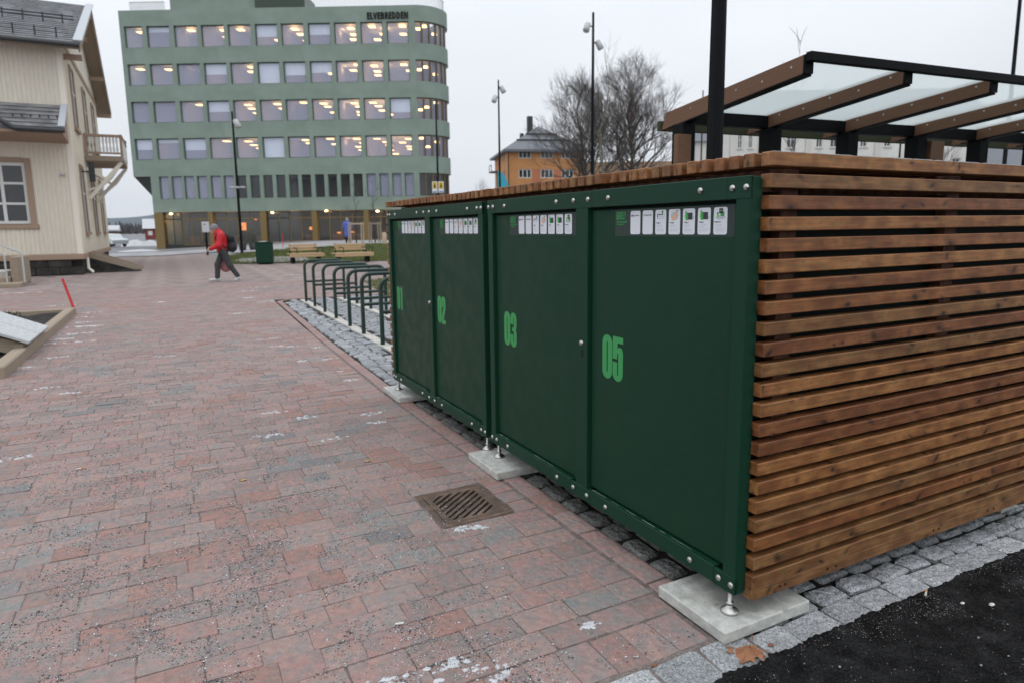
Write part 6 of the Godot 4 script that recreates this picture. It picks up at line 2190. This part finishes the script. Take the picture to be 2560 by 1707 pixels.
	st = S(); tube(st, [Vector3(0, -.09, 0), Vector3(.02, -.24, 0)], .012, 6); obj("handle", st, M.pink_bag, bag)

	# person in blue, standing with the back to the camera by the tree guard
	var p2 := Vector3(9.72, rise(9.72, -45.9), -45.9)
	t = thing("person", "person in a long blue quilted coat standing by the timber tree guard", "person", p2, -0.35)
	f = Vector3(.5, -.05, -.85).normalized()
	var head2 := Vector3(.02, 1.62, -.02)
	caps = [[Vector3(0, .95, 0), Vector3(0, 1.3, 0), .13, .15], [Vector3(0, 1.3, 0), Vector3(.01, 1.5, 0), .13, .055], [Vector3(.01, 1.5, 0), head2, .05, .06]]
	for s in [-1, 1]:
		caps.append_array([[Vector3(s * .09, .95, 0), Vector3(s * .10, .5, 0), .085, .06], [Vector3(s * .10, .5, 0), Vector3(s * .10, .09, .02), .058, .04], [Vector3(s * .10, .06, .02), Vector3(s * .11, .035, -.14), .04, .035], [Vector3(s * .2, 1.4, 0), Vector3(s * .25, 1.12, .0), .05, .04], [Vector3(s * .25, 1.12, 0), Vector3(s * .2, .98, -.2), .04, .03]])
	caps.append_array(face_caps(head2, f))
	put("body", body_mesh(caps, .022, .03), M.skin, t)
	put("trousers", body_mesh([[Vector3(-.09, .9, 0), Vector3(-.10, .09, .02), .09, .065], [Vector3(.09, .9, 0), Vector3(.10, .09, .02), .09, .065]], .022, .03), M.black_cloth, t)
	var coat := [[Vector3(0, .58, 0), Vector3(0, 1.0, 0), .225, .20], [Vector3(0, 1.0, 0), Vector3(0, 1.32, 0), .20, .19], [Vector3(-.1, 1.38, 0), Vector3(.1, 1.38, 0), .13, .13], [Vector3(0, 1.42, 0), Vector3(0, 1.52, 0), .12, .085]]
	for s in [-1, 1]: coat.append_array([[Vector3(s * .2, 1.38, 0), Vector3(s * .26, 1.12, .0), .10, .085], [Vector3(s * .26, 1.12, 0), Vector3(s * .21, .99, -.18), .085, .065]])
	put("coat", body_mesh(coat, .022, .04), M.blue_coat, t)
	put("hair", body_mesh([[head2 + Vector3(-.02, .05, .025), head2 + Vector3(-.03, -.03, .04), .105, .085]], .014, .02), M.grey_hair, t)
	for s in [-1, 1]:
		put("shoe", body_mesh([[Vector3(s * .10, .05, .04), Vector3(s * .11, .04, -.16), .052, .045]], .016, .02), M.black_cloth, t)
		put("hand", body_mesh(hand_caps(Vector3(s * .2, .975, -.21), Vector3(-s * .15, -.3, -.9).normalized(), Vector3(-s, .1, 0).normalized()), .006, .008), M.skin, t)

# ---------------------------------------------------------------- litter, grit, snow, leaf
func build_small() -> void:
	# grit strewn on the paving
	var gm := S()
	ball(gm, Vector3.ZERO, Vector3(1, .6, .8), 3, 5)
	var mesh := done(gm)
	var dn := noise(44, 1.3, 3)
	var spots := []
	while spots.size() < 120000:
		var u := rng.randf()
		var z := -0.05 - 11.5 * u * u
		var x := rng.randf_range(-1.76 - 0.36 * absf(z - 1.65) - .6, -0.12)
		var dens := smoothstep(-0.15, -1.7, x) * .9 + .035
		if z > -1.0: dens *= 0.8
		dens *= clampf(.50 + 1.9 * dn.get_noise_2d(x * 2.2, z * 2.2), 0.02, 1.4)
		if rng.randf() < dens: spots.append(Vector3(x, 0, z))
	var mm := MultiMesh.new()
	mm.transform_format = MultiMesh.TRANSFORM_3D
	mm.use_colors = true
	mm.mesh = mesh
	mm.instance_count = spots.size()
	for i in spots.size():
		var s := rng.randf_range(.0010, .0034) * (1.8 if rng.randf() < .08 else 1.0)
		mm.set_instance_transform(i, Transform3D(Basis.from_euler(Vector3(rng.randf_range(-.4, .4), rng.randf() * TAU, rng.randf_range(-.4, .4))).scaled(Vector3.ONE * s), spots[i] + Vector3(0, s * .45, 0)))
		var g := rng.randf_range(.05, .34)
		if rng.randf() < .32: g = rng.randf_range(.38, .62)
		mm.set_instance_color(i, Color(g * (1.25 if rng.randf() < .2 else .96), g, g * 1.03))
	var mi := MultiMeshInstance3D.new()
	mi.name = "grit"
	mi.multimesh = mm
	mi.material_override = M.rock
	add_child(mi)
	tag(mi, "grey winter grit strewn over the red brick paving", "grit", "", "stuff")
	var mm2 := MultiMesh.new()
	mm2.transform_format = MultiMesh.TRANSFORM_3D
	mm2.use_colors = true
	mm2.mesh = mesh
	mm2.instance_count = 12000
	for i in 12000:
		var x := rng.randf_range(-.4, 2.4); var z := .18 + rng.randf() * .75
		var s := rng.randf_range(.0008, .0022) if i > 70 else rng.randf_range(.003, .007)
		var patch := smoothstep(.15, .5, dn.get_noise_2d(x * 1.1 + 40, z * 1.4) + .25 + (x - .9) * .4)
		if i > 70 and rng.randf() > patch + .06: s *= .3
		mm2.set_instance_transform(i, Transform3D(Basis.from_euler(Vector3(0, rng.randf() * TAU, rng.randf_range(-.3, .3))).scaled(Vector3.ONE * s), Vector3(x, .0085 + s * .3, z)))
		var g := rng.randf_range(.16, .42)
		mm2.set_instance_color(i, Color(g * (1.3 if rng.randf() < .25 else 1.0), g, g * .98))
	mi = MultiMeshInstance3D.new()
	mi.name = "asphalt_grit"
	mi.multimesh = mm2
	mi.material_override = M.rock
	add_child(mi)
	tag(mi, "pale chips of stone lying on the black asphalt", "grit", "", "stuff")
	# dirt between the setts
	var mm3 := MultiMesh.new()
	mm3.transform_format = MultiMesh.TRANSFORM_3D
	mm3.use_colors = true
	mm3.mesh = mesh
	mm3.instance_count = 2600
	for i in 2600:
		var on_sand := i < 1700
		var x := rng.randf_range(-1.2, -.08) if on_sand else rng.randf_range(.2, 2.2)
		var z := rng.randfn(-.002, .008) if on_sand else .042 + rng.randfn(0, .006)
		if i < 900:
			z = rng.randf_range(-3.8, -.25); x = -.078 + rng.randfn(0, .008)
		var s := rng.randf_range(.0012, .0034)
		mm3.set_instance_transform(i, Transform3D(Basis.from_euler(Vector3(0, rng.randf() * TAU, 0)).scaled(Vector3.ONE * s), Vector3(x, -.006 + s * .3 + (.0 if on_sand else -.008), z)))
		var g := rng.randf_range(.10, .36)
		mm3.set_instance_color(i, Color(g, g * .93, g * .80))
	mi = MultiMeshInstance3D.new()
	mi.name = "joint_sand"
	mi.multimesh = mm3
	mi.material_override = M.rock
	add_child(mi)
	tag(mi, "sand and small stones lying in the joints beside the setts", "sand", "", "stuff")
	# thin remains of snow
	var st := S()
	var at := [[-1.07, -4.07, .12], [-.88, -3.78, .12], [-.38, -3.62, .14], [-.38, -3.35, .10], [-.80, -3.10, .13], [-1.19, -3.41, .12], [-.17, -6.18, .16], [-.22, -5.41, .12], [-.22, -4.95, .12], [-.59, -7.46, .12], [-.44, -7.32, .12], [-.15, -7.05, .1], [-.45, -6.23, .1], [-.91, -.27, .10], [-.86, -.20, .05], [-1.20, -.36, .13], [-1.0, -.33, .06], [-.54, -1.29, .06], [-.46, -1.27, .05], [-.45, -.29, .05],
		[-3.12, -13.23, .2], [-3.15, -12.5, .2], [-3.16, -11.7, .25], [-3.0, -11.1, .25], [-3.16, -11.1, .2], [-3.07, -10.22, .3], [-3.2, -9.73, .2], [-3.0, -9.28, .3], [-3.39, -9.32, .2], [-5.32, -19.34, .5], [-5.21, -23.16, .6], [-3.82, -15.13, .4], [-3.06, -8.04, .15], [-3.3, -7.51, .2], [-4.88, -25.93, .7], [.41, -8.23, .08], [-.56, -8.14, .2], [.05, -13.44, .25], [-.18, -14.55, .3], [-.67, -11.5, .25], [-1.95, -14.65, .25], [-2.95, -6.15, .13], [-2.67, -5.77, .12], [-2.81, -3.76, .13], [-1.85, -7.43, .13], [.3, -17.5, .4], [.0, -16.4, .3], [-4.4, -21.5, .5], [2.2, -22.0, .5], [7.0, -28.6, .3]]
	for a in at:
		var far_off: bool = a[1] < -9.0
		var n := 26 if not far_off else 22
		for blob in n:
			var q := rng.randf()
			var c := Vector3(a[0] + rng.randfn(0, a[2] * .42), .0012, a[1] + rng.randfn(0, minf(.022, a[2] * .2) * (2.0 if far_off else 1.0)))
			var rad: float = (.003 + .012 * q * q) * (1.0 + a[2] * 1.5) * (1.6 if far_off else 1.0)
			var ring := []
			for k in 7:
				var an := TAU * k / 7 + rng.randf() * .5
				var w := rng.randf_range(.6, 1.3)
				ring.append(c + Vector3(cos(an) * rad * w * 1.3, -.002, sin(an) * rad * w))
			var top := c + Vector3(0, .0015 + rad * .12, 0)
			for k in 7: tri(st, top, ring[(k + 1) % 7], ring[k])
	tag(obj("snow", st, M.snow), "thin white remains of snow on the brick paving", "snow", "", "stuff")
	# maple leaf
	var leaf := thing("fallen_leaf", "dry brown maple leaf on the granite setts at the asphalt edge", "leaf", Vector3(-.060, .012, .122), deg_to_rad(-58))
	var out := PackedVector2Array()
	for p in [[0, -.05], [.022, -.052], [.03, -.036], [.052, -.040], [.048, -.022], [.074, -.012], [.056, .002], [.064, .026], [.040, .022], [.034, .030], [.038, .050], [.022, .044], [.0, .078]]: out.append(Vector2(p[0], p[1]))
	for i in range(out.size() - 2, 0, -1): out.append(Vector2(-out[i].x, out[i].y))
	st = S()
	var ix := Geometry2D.triangulate_polygon(out)
	var bend := func(v: Vector2) -> Vector3: return Vector3(v.x, .010 * sin(v.x * 46) + .9 * v.y * v.y + .006 * sin(v.y * 70 + 1.0), v.y)
	for i in range(0, ix.size(), 3):
		var a: Vector3 = bend.call(out[ix[i]]); var b: Vector3 = bend.call(out[ix[i + 1]]); var c: Vector3 = bend.call(out[ix[i + 2]])
		var m := (a + b + c) / 3 + Vector3(0, .002, 0)
		for e in [[a, b], [b, c], [c, a]]:
			if (e[1] - e[0]).cross(m - e[0]).y > 0: tri(st, e[0], e[1], m)
			else: tri(st, e[1], e[0], m)
	obj("blade", st, M.leaf_brown, leaf)
	st = S()
	tube(st, [bend.call(Vector2(0, -.048)), Vector3(0.004, .004, -.085), Vector3(-.004, .002, -.125)], .0014, 5)
	for v in [Vector2(0, .068), Vector2(.058, -.010), Vector2(-.058, -.010), Vector2(.04, .02), Vector2(-.04, .02)]:
		tube(st, [bend.call(Vector2(0, -.046)) + Vector3(0, .002, 0), bend.call(v * .5) + Vector3(0, .003, 0), bend.call(v) + Vector3(0, .002, 0)], .0009, 4)
	obj("stalk", st, M.leaf_vein, leaf)
	for b in [[.872, .011, .19, .5, "cigarette end with orange filter lying on the black asphalt", .042], [-2.367, .004, -3.269, .2, "cigarette end with orange filter far left on the brick paving", .05], [-1.082, .004, -.642, 2.9, "white cigarette end among the grit in the foreground bricks", .032]]:
		var t := thing("cigarette_end", b[4], "cigarette end", Vector3(b[0], b[1], b[2]), b[3], "cigarette ends on the ground")
		var h: float = b[5] / 2
		st = S(); tube(st, [Vector3(-h, .002, 0), Vector3(0.004, .002, 0)], .0042, 7); obj("paper", st, M.paper_white, t)
		st = S(); tube(st, [Vector3(0.0041, .002, 0), Vector3(h, .002, .001)], .0042, 7); obj("filter", st, M.filter_orange if b[5] > .035 else M.paper_white, t)
	for b in [[-.704, -2.497, "small yellow leaf scrap on the bricks left of the drain"], [-1.459, -2.538, "tiny yellow leaf scrap among the grit on the bricks"]]:
		st = S()
		var n := 7
		for k in n:
			var a0 := TAU * k / n; var a1 := TAU * (k + 1) / n
			tri(st, Vector3(0, .008, 0), Vector3(cos(a1) * .022, .002, sin(a1) * .011), Vector3(cos(a0) * .022, .002 + .004 * (k % 2), sin(a0) * .011))
		tag(obj("leaf_scrap", st, M.leaf_yellow, null, Vector3(b[0], .003, b[1])), b[2], "leaf", "yellow leaf scraps on the bricks")
	for b in [[-.378, .004, .013, .012, "brown pellet on the sand joint by the granite setts", M.leaf_vein], [.059, .006, .125, .014, "small red brown leaf scrap on the granite setts", M.leaf_vein], [1.02, .010, .36, .016, "pale flake of paint on the asphalt", M.paper_white], [.93, .010, .30, .012, "white chip of stone lying on the asphalt edge", M.paper_white]]:
		st = S()
		ball(st, Vector3.ZERO, Vector3(b[3], b[3] * .3, b[3] * .6), 4, 7)
		tag(obj("litter_scrap", st, b[5], null, Vector3(b[0], b[1], b[2])), b[4], "scrap")
